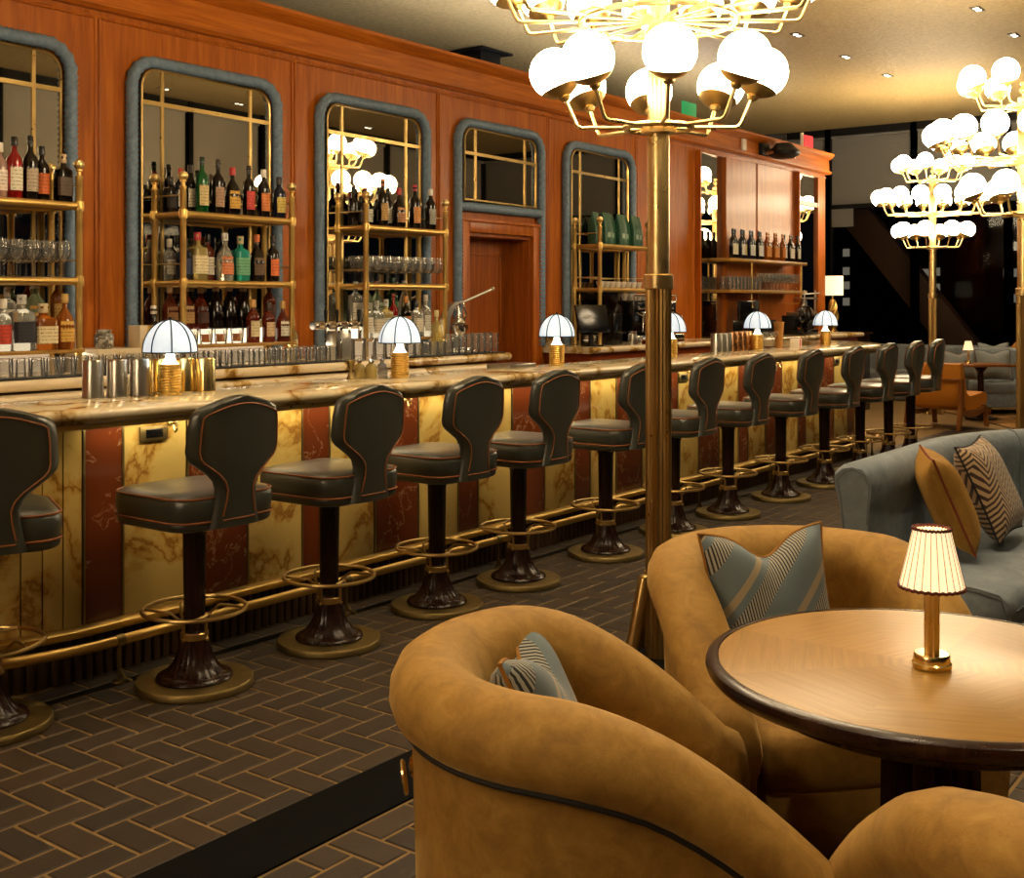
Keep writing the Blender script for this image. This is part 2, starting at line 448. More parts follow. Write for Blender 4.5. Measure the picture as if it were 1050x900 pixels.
tower = thing('office_tower', 'dark office tower with a few lit windows far outside the glass', 'building', (-35, 112, -12))
obj('tower_wall', MB().box(-30, 40, 0, 8, 0, 60), mat('night_facade', '#050505', .9), tower)
for (px, z0) in ((-6.7, 13.2), (-6.7, 14.8), (-6.7, 16.2), (-6.7, 18.0), (1.0, 14.5), (1.0, 15.9), (2.0, 14.5), (2.0, 16.0), (9.2, 13.5), (9.2, 15.8), (9.2, 18.2), (10.5, 15.8), (10.5, 18.2), (8.3, 15.8)):
    obj('lit_window', MB().box(px - 1.4, px - .75, -.1, 0, z0, z0 + .75), M_lit, tower)

# ---------------------------------------------------------------- mirrors on the bar wall
def rrect(y0, y1, z0, z1, r, n=8, bottom=False):
    pts = []
    cs = [(y1 - r, z1 - r, 0), (y0 + r, z1 - r, PI / 2)]
    for cy, cz, a in cs:
        for k in range(n + 1):
            t = a + PI / 2 * k / n; pts.append((cy + r * math.cos(t), cz + r * math.sin(t)))
    if bottom:
        for cy, cz, a in ((y0 + r, z0 + r, PI), (y1 - r, z0 + r, 1.5 * PI)):
            for k in range(n + 1):
                t = a + PI / 2 * k / n; pts.append((cy + r * math.cos(t), cz + r * math.sin(t)))
    else: pts += [(y0, z0), (y1, z0)]
    return pts
def rope_path(pts, r, step=.0165):
    # tight cord winding: radius ripples along the path
    out = []; P = [Vector(p) for p in pts]
    for a, b_ in zip(P[:-1], P[1:]):
        n = max(1, int((b_ - a).length / step))
        for k in range(n): out.append(a.lerp(b_, k / n))
    out.append(P[-1]); rr = [r * (1 if i % 2 else .78) for i in range(len(out))]
    return out, rr
def bar_mirror(yc, w, top, label, door=False):
    t = thing('wall_mirror', label, 'mirror', (WALL, yc, 1.106), 0, 'rope framed mirrors on the bar wall')
    h = w / 2; z0, z1 = 0.0, top - 1.106
    fr = MB(); rp = .043
    pth = rrect(-h + rp, h - rp, z0, z1 - rp, .20 - rp)
    pts, rr = rope_path([(.03, y, z) for y, z in [pth[-1]] + pth[:-1]], rp)
    fr.tube(pts, rr, 10)
    if door:
        zc = 2.30 - 1.106
        pts, rr = rope_path([(.03, -h + .06, zc), (.03, h - .06, zc)], rp); fr.tube(pts, rr, 10)
    obj('rope_frame', fr, M_rope, t, smooth=60)
    gz0 = (2.345 - 1.106) if door else 0
    gl = MB(); poly = rrect(-h + .085, h - .085, gz0, z1 - .085, .12)
    if door: poly = rrect(-h + .085, h - .085, gz0, z1 - .085, .12)
    MT = T(.030, 0, 0) @ R(.05, 'Z')
    gl.loft([[(-.008, y, z) for y, z in poly], [(0, y, z) for y, z in poly]], True, True, MT)
    obj('mirror_glass', gl, M_mirror, t, smooth=30)
    br = MB(); q = rrect(-h + .092, h - .092, gz0, z1 - .092, .115)
    q3 = [(.004, y, z) for y, z in [q[-1]] + q[:-1]]
    br.tube(q3, .008, 6, M=MT)
    if door: br.tube([(.004, -h + .09, gz0 + .012), (.004, h - .09, gz0 + .012)], .009, 6, M=MT)
    for yy in (-h + .085 + (w - .17) * .15, -h + .085 + (w - .17) * .83):
        br.box(0, .007, yy - .011, yy + .011, gz0, z1 - .09, M=MT)
    zz = z1 - .30
    br.box(0, .008, -h + .085, h - .085, zz - .013, zz + .013, M=MT)
    obj('brass_bead', br, M_brassd, t)
    return t
bar_mirror(3.366, 1.26, 3.035, 'blue rope framed mirror at the left edge, behind the leftmost brass shelves')
bar_mirror(4.953, 1.258, 3.035, 'blue rope framed mirror behind the shelves holding the green and teal bottles')
bar_mirror(6.525, 1.258, 3.035, 'blue rope framed mirror behind the shelves of stemmed wine glasses')
bar_mirror(8.10, 1.277, 3.045, 'small mirror above the wooden service door, blue rope frame running down both sides', True)
bar_mirror(9.694, 1.286, 3.03, 'blue rope framed mirror behind the green coffee bags')
def strip_mirror(y0, y1, label, cross=None):
    t = thing('strip_mirror', label, 'mirror', (WALL, (y0 + y1) / 2, 1.1), 0, 'narrow mirrors at the far end of the bar wall')
    h = (y1 - y0) / 2
    obj('mirror_glass', MB().box(-.004, .003, -h, h, 0, 2.08, 0, T(.030, 0, 0) @ R(0 if cross else .085, 'Z')), M_mirror, t)
    f = MB()
    for a in (-h, h): f.box(.001, .065, a - .012, a + .012, 0, 2.09)
    f.box(.001, .065, -h, h, 2.07, 2.095)
    obj('frame', f, M_mahog, t)
    if cross: obj('cross_bar', MB().box(.003, .060, -h, h, cross - 1.1 - .03, cross - 1.1 + .03), M_mahog, t)
strip_mirror(11.71, 12.34, 'tall narrow mirror between wood panels, left of the wine shelves')
strip_mirror(14.44, 15.06, 'tall narrow mirror with a wooden cross bar at the far end of the bar wall', 2.80)

# ---------------------------------------------------------------- counters behind the bar
def nose_profile(x0, x1, z0, z1):   # rounded front at x1 (towards the room)
    r = (z1 - z0) / 2; pts = [(x0, z0)]
    for k in range(9):
        a = -PI / 2 + PI * k / 8; pts.append((x1 - r + r * math.cos(a) * 1.0, (z0 + z1) / 2 + r * math.sin(a)))
    pts.append((x0, z1)); return pts
bc = thing('back_counter', 'long cream marble back counter carrying bottles and glasses, ending before the service door', 'counter', (0, 0, 0))
m = MB().box(-6.19, -5.66, -1.2, 7.36, 0, 1.045); obj('cabinet_body', m, M_cab, bc)
m = MB(); extrY(m, nose_profile(-6.195, -5.55, 1.045, 1.105), -1.2, 7.42); obj('marble_top', m, M_whitem, bc, smooth=50)
m = MB(); extrY(m, nose_profile(-5.66, -5.42, .985, 1.032), -1.2, 7.10); obj('lower_ledge', m, M_whitem, bc, smooth=50)
ec = thing('coffee_counter', 'marble topped mahogany counter carrying the coffee machine beyond the service door', 'counter', (0, 0, 0))
obj('cabinet_body', MB().box(-6.19, -5.69, 8.78, 15.3, 0, 1.045), M_cab, ec)
m = MB(); extrY(m, nose_profile(-6.195, -5.62, 1.045, 1.10), 8.72, 15.36); obj('marble_top', m, M_whitem, ec, smooth=50)
obj('backsplash', MB().box(-6.18, -6.04, 8.74, 8.78, 1.10, 1.30, .004), M_whitem, ec)

# ---------------------------------------------------------------- brass shelf units
def shelf_unit(yc, label, levels=(1.635, 2.055), platform=True):
    t = thing('brass_shelf_unit', label, 'shelf', (-6.0, yc, 1.105), 0, 'brass shelf units in front of the mirrors')
    hy = .44; xf, xb = .13, -.145
    for x in (xf, xb):
        for y in (-hy, hy):
            p = MB()
            prof = [(.019, 0), (.019, 1.085), (.021, 1.09), (.021, 1.10), (.012, 1.105), (.012, 1.125), (.019, 1.13), (.019, 1.137)]
            p.lathe(prof, 12, (x, y, 0)); po = obj('post', p, M_brassr, t)
            f = MB().sphere((x, y, 1.164), .030, 14, 8); obj('finial', f, M_brass, po)
    for z in levels:
        z -= 1.105; s = MB()
        s.box(xb, xf, -hy, hy, z - .028, z, .003)
        obj('shelf_board', s, M_tan, t)
        r = MB()
        for x in (xf, xb): r.tube([(x, -hy, z - .018), (x, hy, z - .018)], .021, 10)
        for y in (-hy, hy): r.tube([(xb, y, z - .018), (xf, y, z - .018)], .018, 10)
        for x in (xf, xb):
            for y in (-hy, hy): r.lathe([(.026, z - .045), (.028, z - .018), (.026, z + .01)], 12, (x, y, 0))
        obj('shelf_rail', r, M_brassr, t)
        g = MB()
        for y in (-hy, hy):
            g.tube([(xb, y, z + .10), (xf, y, z + .10)], .0045, 6)
        g.tube([(xb, -hy, z + .10), (xb, hy, z + .10)], .0045, 6)
        obj('guard_rail', g, M_brass, t)
    if platform:
        s = MB().box(xb - .03, xf + .03, -hy - .02, hy + .02, .115, .135, .003); obj('platform', s, M_tan, t)
        s = MB().box(xb - .02, -.01, -hy + .03, hy - .03, .135, .225); obj('lit_step', s, M_led, t)
        s = MB().box(xb + .02, xb + .03, -hy + .03, hy - .03, .002, .112); obj('lit_riser', s, M_led2, t)
    return t
shelf_unit(3.37, 'leftmost brass shelf unit, cut by the left edge of the photo')
shelf_unit(4.958, 'brass shelf unit full of dark bottles behind the first dome lamp')
shelf_unit(6.547, 'brass shelf unit holding stemmed wine glasses on its middle shelf')
shelf_unit(9.65, 'brass shelf unit with green coffee bags on its top shelf', (1.635, 2.045), False)

# ---------------------------------------------------------------- bottles
BPROF = {
    'wine': ([(.0, 0), (.92, 0), (1, .02), (1, .62), (.9, .69), (.5, .76), (.36, .80), (.36, .95), (.42, .955), (.42, .985), (.36, 1)], 2),
    'spirit': ([(0, 0), (.94, 0), (1, .02), (1, .60), (.93, .67), (.55, .74), (.33, .79), (.32, .93), (.40, .935), (.40, .97)], 2),
    'square': ([(0, 0), (.94, 0), (1, .02), (1, .62), (.92, .68), (.42, .73), (.30, .76), (.30, .90), (.38, .905), (.38, .95)], 6),
    'squat': ([(0, 0), (.9, 0), (1, .05), (1, .42), (.85, .58), (.45, .70), (.28, .76), (.27, .92), (.34, .925), (.34, .97)], 2),
    'flared': ([(0, 0), (.98, 0), (1, .02), (.90, .35), (.70, .62), (.42, .74), (.27, .80), (.26, .94), (.36, .945), (.36, .98)], 2)}
meshcache = {}
def cached(key, build):
    if key not in meshcache: meshcache[key] = build()
    return meshcache[key]
def link_mesh(name, me, parent=None, loc=(0, 0, 0), mats=None):
    o = bpy.data.objects.new(name, me); COL.objects.link(o); o.location = loc
    if parent: o.parent = parent
    return o
def bottle(x, y, z, kind, r, h, glass, lab, cap, label, group, lz=(.14, .52), lab2='#3a2c20', rz=0):
    prof, p = BPROF[kind]
    def bm_():
        mb = MB().lathe([(max(a * r, .0005), b * h) for a, b in prof], 18 if p == 2 else 28, p=p)
        return obj('bottle', mb, GL[glass])
    key = (kind, r, h, glass)
    if key in meshcache: o = link_mesh('bottle', meshcache[key])
    else: o = bm_(); meshcache[key] = o.data
    o.location = (x, y, z); o.rotation_euler = (0, 0, rz); tag(o, label, 'bottle', group)
    if lab:
        pw = .62 if p == 2 else .74
        def mk():
            mb = MB(); n = 12; rows = []
            def rad(zz):
                pr = [(a * r, b * h) for a, b in prof]
                for (r0, z0), (r1, z1) in zip(pr[:-1], pr[1:]):
                    if z0 <= zz <= z1 and z1 > z0: return r0 + (r1 - r0) * (zz - z0) / (z1 - z0)
                return r
            for zz in (lz[0] * h, (lz[0] + lz[1]) / 2 * h, lz[1] * h):
                row = []
                for k in range(n + 1):
                    a = (-pw + 2 * pw * k / n) * PI / 2; ca, sa = math.cos(a), math.sin(a)
                    q = 1 if p == 2 else (abs(ca) ** p + abs(sa) ** p) ** (-1 / p)
                    rr = rad(zz) * q + .0012; row.append((rr * ca, rr * sa, zz))
                rows.append(row)
            mb.loft(rows, closed=False, cap=False); return obj('label', mb, labmat(lab, lab2), o, fix=False)
        k2 = ('lab', kind, r, h, lz, lab, lab2)
        if k2 in meshcache: link_mesh('label', meshcache[k2], o)
        else: meshcache[k2] = mk().data
    if cap:
        def mk():
            zt = prof[-1][1] * h; rc = prof[-1][0] * r * 1.12
            return obj('cap', MB().lathe([(rc * .95, zt - .035), (rc, zt - .03), (rc, zt + .012), (rc * .85, zt + .016)], 14), capmat(cap), o)
        k3 = ('cap', kind, r, h, cap)
        if k3 in meshcache: link_mesh('cap', meshcache[k3], o)
        else: meshcache[k3] = mk().data
    return o
XB = -5.955   # centre line of bottles on the shelves
TOPS, MIDS, PLAT, STEP = 2.055, 1.635, 1.241, 1.331
g = 'bottles on the top shelf of the leftmost brass unit'
for a in [(-5.98, 3.13, 'wine', .038, .30, 'dark', '#d8c8a0', '#701818', 'dark bottle with cream label, leftmost on the top shelf at the left edge'),
          (-5.94, 3.385, 'spirit', .036, .29, 'pink', '#e8d8c8', '#d8d0c0', 'pale pink bottle with a pale cap on the top shelf at the left edge'),
          (-5.93, 3.46, 'spirit', .042, .33, 'red', '#e4dcc4', '#14100e', 'bright red bottle with white label and black cap on the top left shelf'),
          (-5.93, 3.553, 'wine', .040, .335, 'dark', '#b8a690', '#18100c', 'tall dark bottle with grey label right of the red bottle, top left shelf'),
          (-5.97, 3.645, 'spirit', .040, .30, 'dark', '#d0662a', '#14100e', 'dark bottle with orange label on the top left shelf'),
          (-5.93, 3.75, 'square', .042, .27, 'dark', '#59483a', '#c8a880', 'squat black square bottle with brown label at the right end of the top left shelf')]:
    bottle(a[0], a[1], TOPS, *a[2:8], a[8], g)
g = 'bottles on the platform of the leftmost brass unit'
for a in [(-5.89, 3.375, 'spirit', .040, .27, 'clear', '#c8402a', '#e8e0d0', 'clear bottle with red band on the lit platform at the left edge', PLAT),
          (-6.07, 3.5, 'square', .042, .25, 'clear', '#d8d4c8', '#d8d0c0', 'clear square bottle with white label standing behind at the left edge', STEP),
          (-5.9, 3.485, 'square', .058, .30, 'clear', '#22222c', '#d8d4cc', 'large clear square bottle with dark navy label on the left platform', PLAT),
          (-6.07, 3.665, 'squat', .062, .29, 'pale', '#c89038', '#d8d0c0', 'pale green bottle with gold label standing on the left lit step', STEP),
          (-5.895, 3.608, 'square', .062, .25, 'amber', '#e0cda0', '#d8c8a0', 'wide amber square bottle with cream label on the left platform', PLAT),
          (-5.89, 3.735, 'squat', .052, .30, 'amber', '#d8a848', '#d8b060', 'amber round bottle with gold seal at the right end of the left platform', PLAT),
          (-6.05, 3.79, 'spirit', .038, .31, 'amber', '#c8a050', '#b08838', 'slim amber bottle standing behind at the right end of the left step', STEP)]:
    bottle(a[0], a[1], a[9], *a[2:8], a[8], g)
g = 'bottles on the top shelf of the second brass unit'
for a in [(-6.06, 4.57, 'square', .040, .22, 'dark', '#2a2420', '#18100c', 'short black bottle at the left back corner of the bottle-filled top shelf'),
          (-6.03, 4.62, 'spirit', .036, .27, 'navy', '#d0c8b4', '#b03028', 'dark bottle with red cap behind the left front post, top shelf'),
          (-6.03, 4.695, 'spirit', .036, .30, 'dark', '#e0dccb', '#18100c', 'dark bottle with white label left of the green bottle, top shelf'),
          (-5.93, 4.705, 'wine', .042, .335, 'green', '#cdb884', '#141414', 'bright green bottle with cream label on the top shelf'),
          (-5.93, 4.83, 'wine', .040, .33, 'dark', '#a88468', '#20120e', 'brown bottle with tan label right of the green bottle, top shelf'),
          (-5.93, 4.945, 'squat', .052, .30, 'dark', '#c89a3c', '#b03028', 'round dark bottle with yellow label and red cap, top shelf'),
          (-5.93, 5.08, 'wine', .040, .315, 'dark', '#c43c34', '#18100c', 'dark bottle with bright red label, top shelf'),
          (-5.93, 5.205, 'spirit', .042, .31, 'dark', '#d07838', '#d8d0c0', 'dark bottle with orange label and clear stopper, top shelf'),
          (-5.92, 5.33, 'spirit', .045, .27, 'navy', '#c8ae50', '#18100c', 'dark blue bottle with yellow label at the right end of the top shelf')]:
    bottle(a[0], a[1], TOPS, *a[2:8], a[8], g)
g = 'bottles on the middle shelf of the second brass unit'
for a in [(-6.06, 4.56, 'spirit', .038, .25, 'clear', '#e0dccb', '#d8d0c0', 'clear bottle with white label at the left end of the middle shelf'),
          (-6.02, 4.63, 'spirit', .036, .26, 'red', '#a03024', '#401810', 'red bottle near the left end of the middle shelf'),
          (-5.94, 4.575, 'square', .038, .26, 'navy', '#283458', '#d8d0c0', 'dark bottle with navy label behind the left front post, middle shelf'),
          (-5.93, 4.67, 'square', .052, .30, 'yellow', '#e0d0a4', '#b02838', 'pale yellow bottle with cream label and red neck, middle shelf'),
          (-5.99, 4.8, 'spirit', .040, .29, 'whisky', '#d8d0c0', '#18100c', 'dark bottle with round white label, middle shelf'),
          (-5.93, 4.885, 'squat', .056, .30, 'clear', '#d07848', '#d8d4cc', 'clear bottle of pink spirit with orange label, middle shelf'),
          (-5.93, 5.01, 'square', .050, .29, 'teal', '#68a880', '#b8a880', 'teal green square bottle, middle shelf'),
          (-5.92, 5.14, 'squat', .052, .30, 'dark', '#5a4028', '#c86428', 'black bottle with bronze seal and orange neck, middle shelf'),
          (-5.92, 5.275, 'wine', .042, .29, 'dark', '#d86c34', '#18100c', 'dark bottle with orange label at the right end of the middle shelf')]:
    bottle(a[0], a[1], MIDS, *a[2:8], a[8], g)
g = 'bottles on the platform of the second brass unit'
for a in [(-6.0, 4.4, 'wine', .045, .36, 'dark', '#b08058', '#d8d0c0', 'tall dark wine bottle with tan oval label left of the bottle-filled shelves', 1.105),
          (-6.06, 4.565, 'squat', .050, .27, 'whisky', '#8a6030', '#d8b890', 'dark red decanter at the left end of the lit step', STEP),
          (-6.05, 4.675, 'squat', .055, .28, 'whisky', '#b08a50', '#d8b890', 'red brown decanter with tan label behind the dome lamp', STEP),
          (-6.05, 4.79, 'squat', .052, .27, 'whisky', '#40201a', '#d8b890', 'red brown decanter just right of the left front post, lit step', STEP),
          (-6.05, 4.91, 'flared', .054, .28, 'dark', None, '#c8b090', 'black flared decanter with glass stopper, left of the trio on the lit step', STEP),
          (-6.05, 5.02, 'flared', .054, .28, 'dark', None, '#c8b090', 'black flared decanter with glass stopper, middle of the trio on the lit step', STEP),
          (-6.05, 5.135, 'flared', .054, .28, 'dark', None, '#c8b090', 'black flared decanter with glass stopper, right of the trio on the lit step', STEP),
          (-6.05, 5.36, 'spirit', .042, .30, 'whisky', '#503020', '#383028', 'tall whisky bottle at the right end of the lit step', STEP),
          (-5.9, 5.09, 'spirit', .044, .27, 'whisky', '#dccca0', '#c89858', 'whisky bottle with cream label and wooden stopper on the platform', PLAT),
          (-5.9, 5.222, 'spirit', .042, .25, 'whisky', '#d8b890', '#30201a', 'red brown bottle with peach label on the platform', PLAT),
          (-5.9, 5.345, 'squat', .045, .26, 'whisky', '#d8d0bc', '#d0a860', 'whisky bottle with white label near the right front post', PLAT),
          (-5.93, 5.46, 'spirit', .034, .28, 'yellow', '#d8c890', '#e0d8c8', 'slim yellow bottle standing right of the bottle-filled shelves', 1.105)]:
    bottle(a[0], a[1], a[9], *a[2:8], a[8], g)
for i, y in enumerate((4.60, 4.71, 4.825, 4.955)):
    def mk():
        return obj('lowball_glass', MB().lathe([(.001, 0), (.034, 0), (.036, .004), (.044, .095), (.042, .095), (.034, .012), (.001, .012)], 16), M_glass)
    o = link_mesh('lowball_glass', meshcache['lowg']) if 'lowg' in meshcache else mk()
    meshcache['lowg'] = o.data; o.location = (-5.895, y, PLAT)
    tag(o, 'lowball glass with white V mark, %s from the left on the lit platform' % ORD[i], 'glass', 'whisky lowballs on the lit platform')
    if 'lowd' in meshcache: link_mesh('whisky', meshcache['lowd'], o)
    else: meshcache['lowd'] = obj('whisky', MB().lathe([(.001, .0125), (.033, .0125), (.039, .062), (.001, .062)], 16), GL['amber'], o).data
    if 'lowv' in meshcache: link_mesh('mark', meshcache['lowv'], o)
    else:
        v = MB()
        for s_ in (-1, 1): v.tube([(.0405, s_ * .012, .085), (.0372, 0, .018)], .0035, 6)
        meshcache['lowv'] = obj('mark', v, mat('white_enamel', '#f0e6d0', .5), o).data
g = 'bottles on the top shelf of the wine glass unit'
for a in [(-6.05, 6.16, 'wine', .038, .27, 'dark', None, '#18100c', 'black bottle at the left back of the top shelf above the wine glasses'),
          (-6.04, 6.23, 'square', .038, .22, 'dark', '#38302a', '#18100c', 'short black bottle at the left of the top shelf above the wine glasses'),
          (-6.04, 6.305, 'spirit', .036, .25, 'dark', '#d8d4c4', '#802018', 'dark bottle with white label at left on the shelf above the wine glasses'),
          (-6.05, 6.43, 'wine', .038, .29, 'navy', '#c8c0ac', '#18100c', 'blue black bottle behind, on the shelf above the wine glasses'),
          (-5.94, 6.355, 'wine', .042, .335, 'dark', '#b48c50', '#b06030', 'dark bottle with tan label and copper foil above the wine glasses'),
          (-6.05, 6.53, 'wine', .037, .29, 'dark', '#d8d0b8', '#202020', 'dark bottle standing back right of the copper foil bottle'),
          (-5.93, 6.52, 'squat', .052, .29, 'dark', '#b07a50', '#b03030', 'round black bottle with brown label and red cap above the wine glasses'),
          (-5.93, 6.7, 'wine', .044, .32, 'dark', '#c88848', '#a82838', 'dark bottle with orange label and crimson foil above the wine glasses'),
          (-5.92, 6.87, 'spirit', .042, .31, 'dark', '#98968c', '#d8d0c0', 'dark bottle with grey label at the right end above the wine glasses')]:
    bottle(a[0], a[1], TOPS, *a[2:8], a[8], g)
g = 'bottles below the wine glass unit'
for i, a in enumerate([(-6.05, 6.185, 'square', .045, .32, 'clear', '#d8d4c4', '#a8b0a0', 'clear bottle with white label right of the chrome taps', STEP),
          (-5.93, 6.165, 'square', .045, .29, 'clear', '#dcd6c6', '#d8d0c0', 'clear bottle with a small red mark beside the chrome taps', PLAT),
          (-6.05, 6.3, 'spirit', .042, .32, 'pale', '#d4d4c0', '#2a7a4a', 'pale bottle with green cap under the wine glasses', STEP),
          (-5.92, 6.27, 'square', .044, .27, 'clear', '#d8cfb8', '#c8c8c0', 'clear square bottle behind the front post under the wine glasses', PLAT),
          (-5.92, 6.37, 'square', .044, .28, 'yellow', '#d8d8c8', '#c8c8c0', 'pale bottle with yellow band under the wine glasses', PLAT),
          (-6.06, 6.42, 'squat', .050, .32, 'pale', '#b8c8a8', '#b86848', 'round pale green bottle standing back under the wine glasses', STEP),
          (-5.93, 6.46, 'wine', .036, .31, 'red', '#dcd0bc', '#801a14', 'red bottle with white label left of the second dome lamp', PLAT),
          (-6.03, 6.56, 'wine', .040, .34, 'green', '#1f6a3a', '#1a4028', 'green bottle rising above the second dome lamp', STEP),
          (-5.9, 6.565, 'spirit', .038, .30, 'dark', '#b87028', '#c07828', 'bottle with orange wooden stopper behind the second dome lamp', PLAT),
          (-6.04, 6.7, 'squat', .046, .33, 'clear', '#c8c0a8', '#b8b0a0', 'clear bottle with silver stopper behind right of the second dome lamp', STEP),
          (-5.9, 6.68, 'square', .044, .27, 'clear', '#dcd4c0', '#282420', 'clear bottle with white label right of the second dome lamp', PLAT),
          (-5.9, 6.79, 'spirit', .040, .31, 'clear', '#dedacb', '#d0ccc0', 'tall clear bottle with black mark on white label under the wine glasses', PLAT),
          (-5.8, 6.8, 'spirit', .042, .33, 'yellow', '#c8b058', '#d8c890', 'clear bottle with yellow label standing apart by the shelf post', 1.105)]):
    bottle(a[0], a[1], a[9], *a[2:8], a[8], g)

# ---------------------------------------------------------------- glasses
def lathe_cached(name, key, prof, m, seg=16):
    if key in meshcache: return link_mesh(name, meshcache[key])
    o = obj(name, MB().lathe(prof, seg, cap=False), m); meshcache[key] = o.data; return o
P_TUMB = [(.033, 0), (.034, .002), (.038, .10), (.036, .10), (.032, .012), (.001, .010)]
P_TUMBI = [(.038, 0), (.036, .0), (.031, .088), (.001, .09), (.001, .1), (.033, .1), (.038, 0)]
P_HIGH = [(.001, 0), (.032, 0), (.033, .003), (.035, .15), (.033, .15), (.030, .02), (.001, .018)]
P_WINE = [(.001, 0), (.034, 0), (.034, .003), (.006, .009), (.004, .02), (.004, .082), (.012, .09), (.034, .115), (.041, .14), (.040, .165), (.033, .205), (.032, .205), (.039, .165), (.039, .14), (.031, .117), (.001, .095)]
P_COUPE = [(.001, 0), (.034, 0), (.034, .003), (.006, .009), (.004, .02), (.004, .085), (.012, .095), (.040, .118), (.046, .15), (.044, .15), (.038, .12), (.001, .10)]
def put(name, key, prof, x, y, z, label, group, m=None):
    o = lathe_cached(name, key, prof, m or M_glass); o.location = (x, y, z); tag(o, label, 'glass', group); return o
mt = MB().box(-5.72, -5.57, 2.3, 5.62, 1.105, 1.113, .003)
tag(obj('bar_mat', mt, M_rubber), 'long black rubber mat under the upturned tumblers on the back counter', 'mat')
n = 34
for row, x in enumerate((-5.615, -5.695)):
    for i in range(n):
        put('tumbler', 'tumbi', P_TUMBI, x + rnd.uniform(-.004, .004), 2.62 + i * .0875 + rnd.uniform(-.004, .004) + row * .03, 1.113,
            'upturned clear tumbler, %s from the left in the %s row on the black mat' % (ordn(i), ('front', 'rear')[row]), 'upturned tumblers on the black mat')
mt = MB().box(-5.76, -5.57, 6.14, 7.36, 1.105, 1.113, .003)
tag(obj('bar_mat', mt, M_rubber), 'black rubber mat under the tall glasses beside the juice press', 'mat')
for row, x in enumerate((-5.61, -5.69)):
    for i in range(7):
        put('tumbler', 'tumbi', P_TUMBI, x, 6.20 + i * .085 + row * .02, 1.113, 'upturned clear tumbler left of the tall glasses, %s in the %s row' % (ORD[i], ('front', 'rear')[row]), 'upturned tumblers by the second dome lamp')
    for i in range(7):
        put('highball_glass', 'high', P_HIGH, x, 6.80 + i * .078 + row * .02, 1.113, 'tall clear highball glass by the juice press, %s from the left in the %s row' % (ORD[i], ('front', 'rear')[row]), 'highball glasses beside the juice press')
for row, x in enumerate((-5.90, -5.98, -6.06)):
    for i in range(9):
        put('wine_glass', 'wineg', P_WINE, x, 2.99 + i * .093 + row * .01, MIDS, 'stemmed glass on the leftmost shelf unit, %s along in the %s row' % (ORD[i], ('front', 'middle', 'rear')[row]), 'stemmed glasses on the leftmost unit')
for row, x in enumerate((-5.90, -5.985, -6.065)):
    for i in range(9 - (row == 2)):
        put('wine_glass', 'wineg', P_WINE, x, 6.17 + i * .094 + row * .012, MIDS, 'wine glass on the shelf above the taps, %s along in the %s row' % (ORD[i], ('front', 'middle', 'rear')[row]), 'wine glasses on the middle shelf')
P_CARAFE = [(.001, 0), (.05, 0), (.052, .004), (.048, .10), (.050, .15), (.047, .15), (.044, .10), (.046, .01), (.001, .01)]
for i in range(5):
    put('glass_carafe', 'caraf', P_CARAFE, -5.64, 5.69 + i * .105, 1.105, 'ribbed glass carafe under the chrome taps, %s from the left' % ORD[i], 'carafes on the back counter')

# ---------------------------------------------------------------- the front bar
NX, YA, YB, RB = -3.98, 2.75, 11.17, 1.1
def barpath(d, step=.06, ext=.6, straight_only=False):
    r = RB - d; cx = NX - RB; pts = []
    pts.append((cx - ext, YA - r)); n = max(8, int(r * PI / 2 / step))
    for k in range(n + 1):
        a = -PI / 2 + PI / 2 * k / n; pts.append((cx + r * math.cos(a), YA + r * math.sin(a)))
    m_ = int((YB - YA) / .6)
    for k in range(1, m_): pts.append((NX - d, YA + (YB - YA) * k / m_))
    for k in range(n + 1):
        a = PI / 2 * k / n; pts.append((cx + r * math.cos(a), YB + r * math.sin(a)))
    pts.append((cx - ext, YB + r)); return pts
def sweep(mb, prof, closed=True):
    """profile of (inset, z) swept along the bar line"""
    ps = [barpath(d) for d, z in prof]
    # same number of stations for all insets
    rings = []
    base = len(barpath(0))
    def station(d):
        r = RB - d; cx = NX - RB; out = [(cx - .6, YA - r)]; n = 28
        out += [(cx + r * math.cos(-PI / 2 + PI / 2 * k / n), YA + r * math.sin(-PI / 2 + PI / 2 * k / n)) for k in range(n + 1)]
        out += [(NX - d, YA + (YB - YA) * k / 14) for k in range(1, 14)]
        out += [(cx + r * math.cos(PI / 2 * k / n), YB + r * math.sin(PI / 2 * k / n)) for k in range(n + 1)]
        out.append((cx - .6, YB + r)); return out
    cols = [station(d) for d, z in prof]
    for i in range(len(cols[0])):
        rings.append([(cols[j][i][0], cols[j][i][1], prof[j][1]) for j in range(len(prof))])
    mb.loft(rings, closed, closed); return mb
bar = thing('bar_counter', 'long bar counter faced with yellow onyx and red marble panels under a cream marble top', 'bar counter', (0, 0, 0))
tp = [(.50, 1.028), (.06, 1.028), (.045, 1.030), (.040, 1.040), (.030, 1.044), (.012, 1.048), (.003, 1.056), (0, 1.066), (.003, 1.078), (.012, 1.087), (.022, 1.09), (.50, 1.09)]
obj('countertop', sweep(MB(), tp), M_top, bar, smooth=50)
obj('bar_body', sweep(MB(), [(.235, .02), (.235, 1.027), (.48, 1.027), (.48, .02)]), M_cab, bar)
obj('top_bead', sweep(MB(), [(.05, 1.008), (.05, 1.027), (.19, 1.027), (.19, 1.012)]), M_brassd, bar)
obj('rub_rail', sweep(MB(), [(.150, .178), (.146, .186), (.150, .204), (.162, .211), (.21, .213), (.21, .178)]), M_brassr, bar)
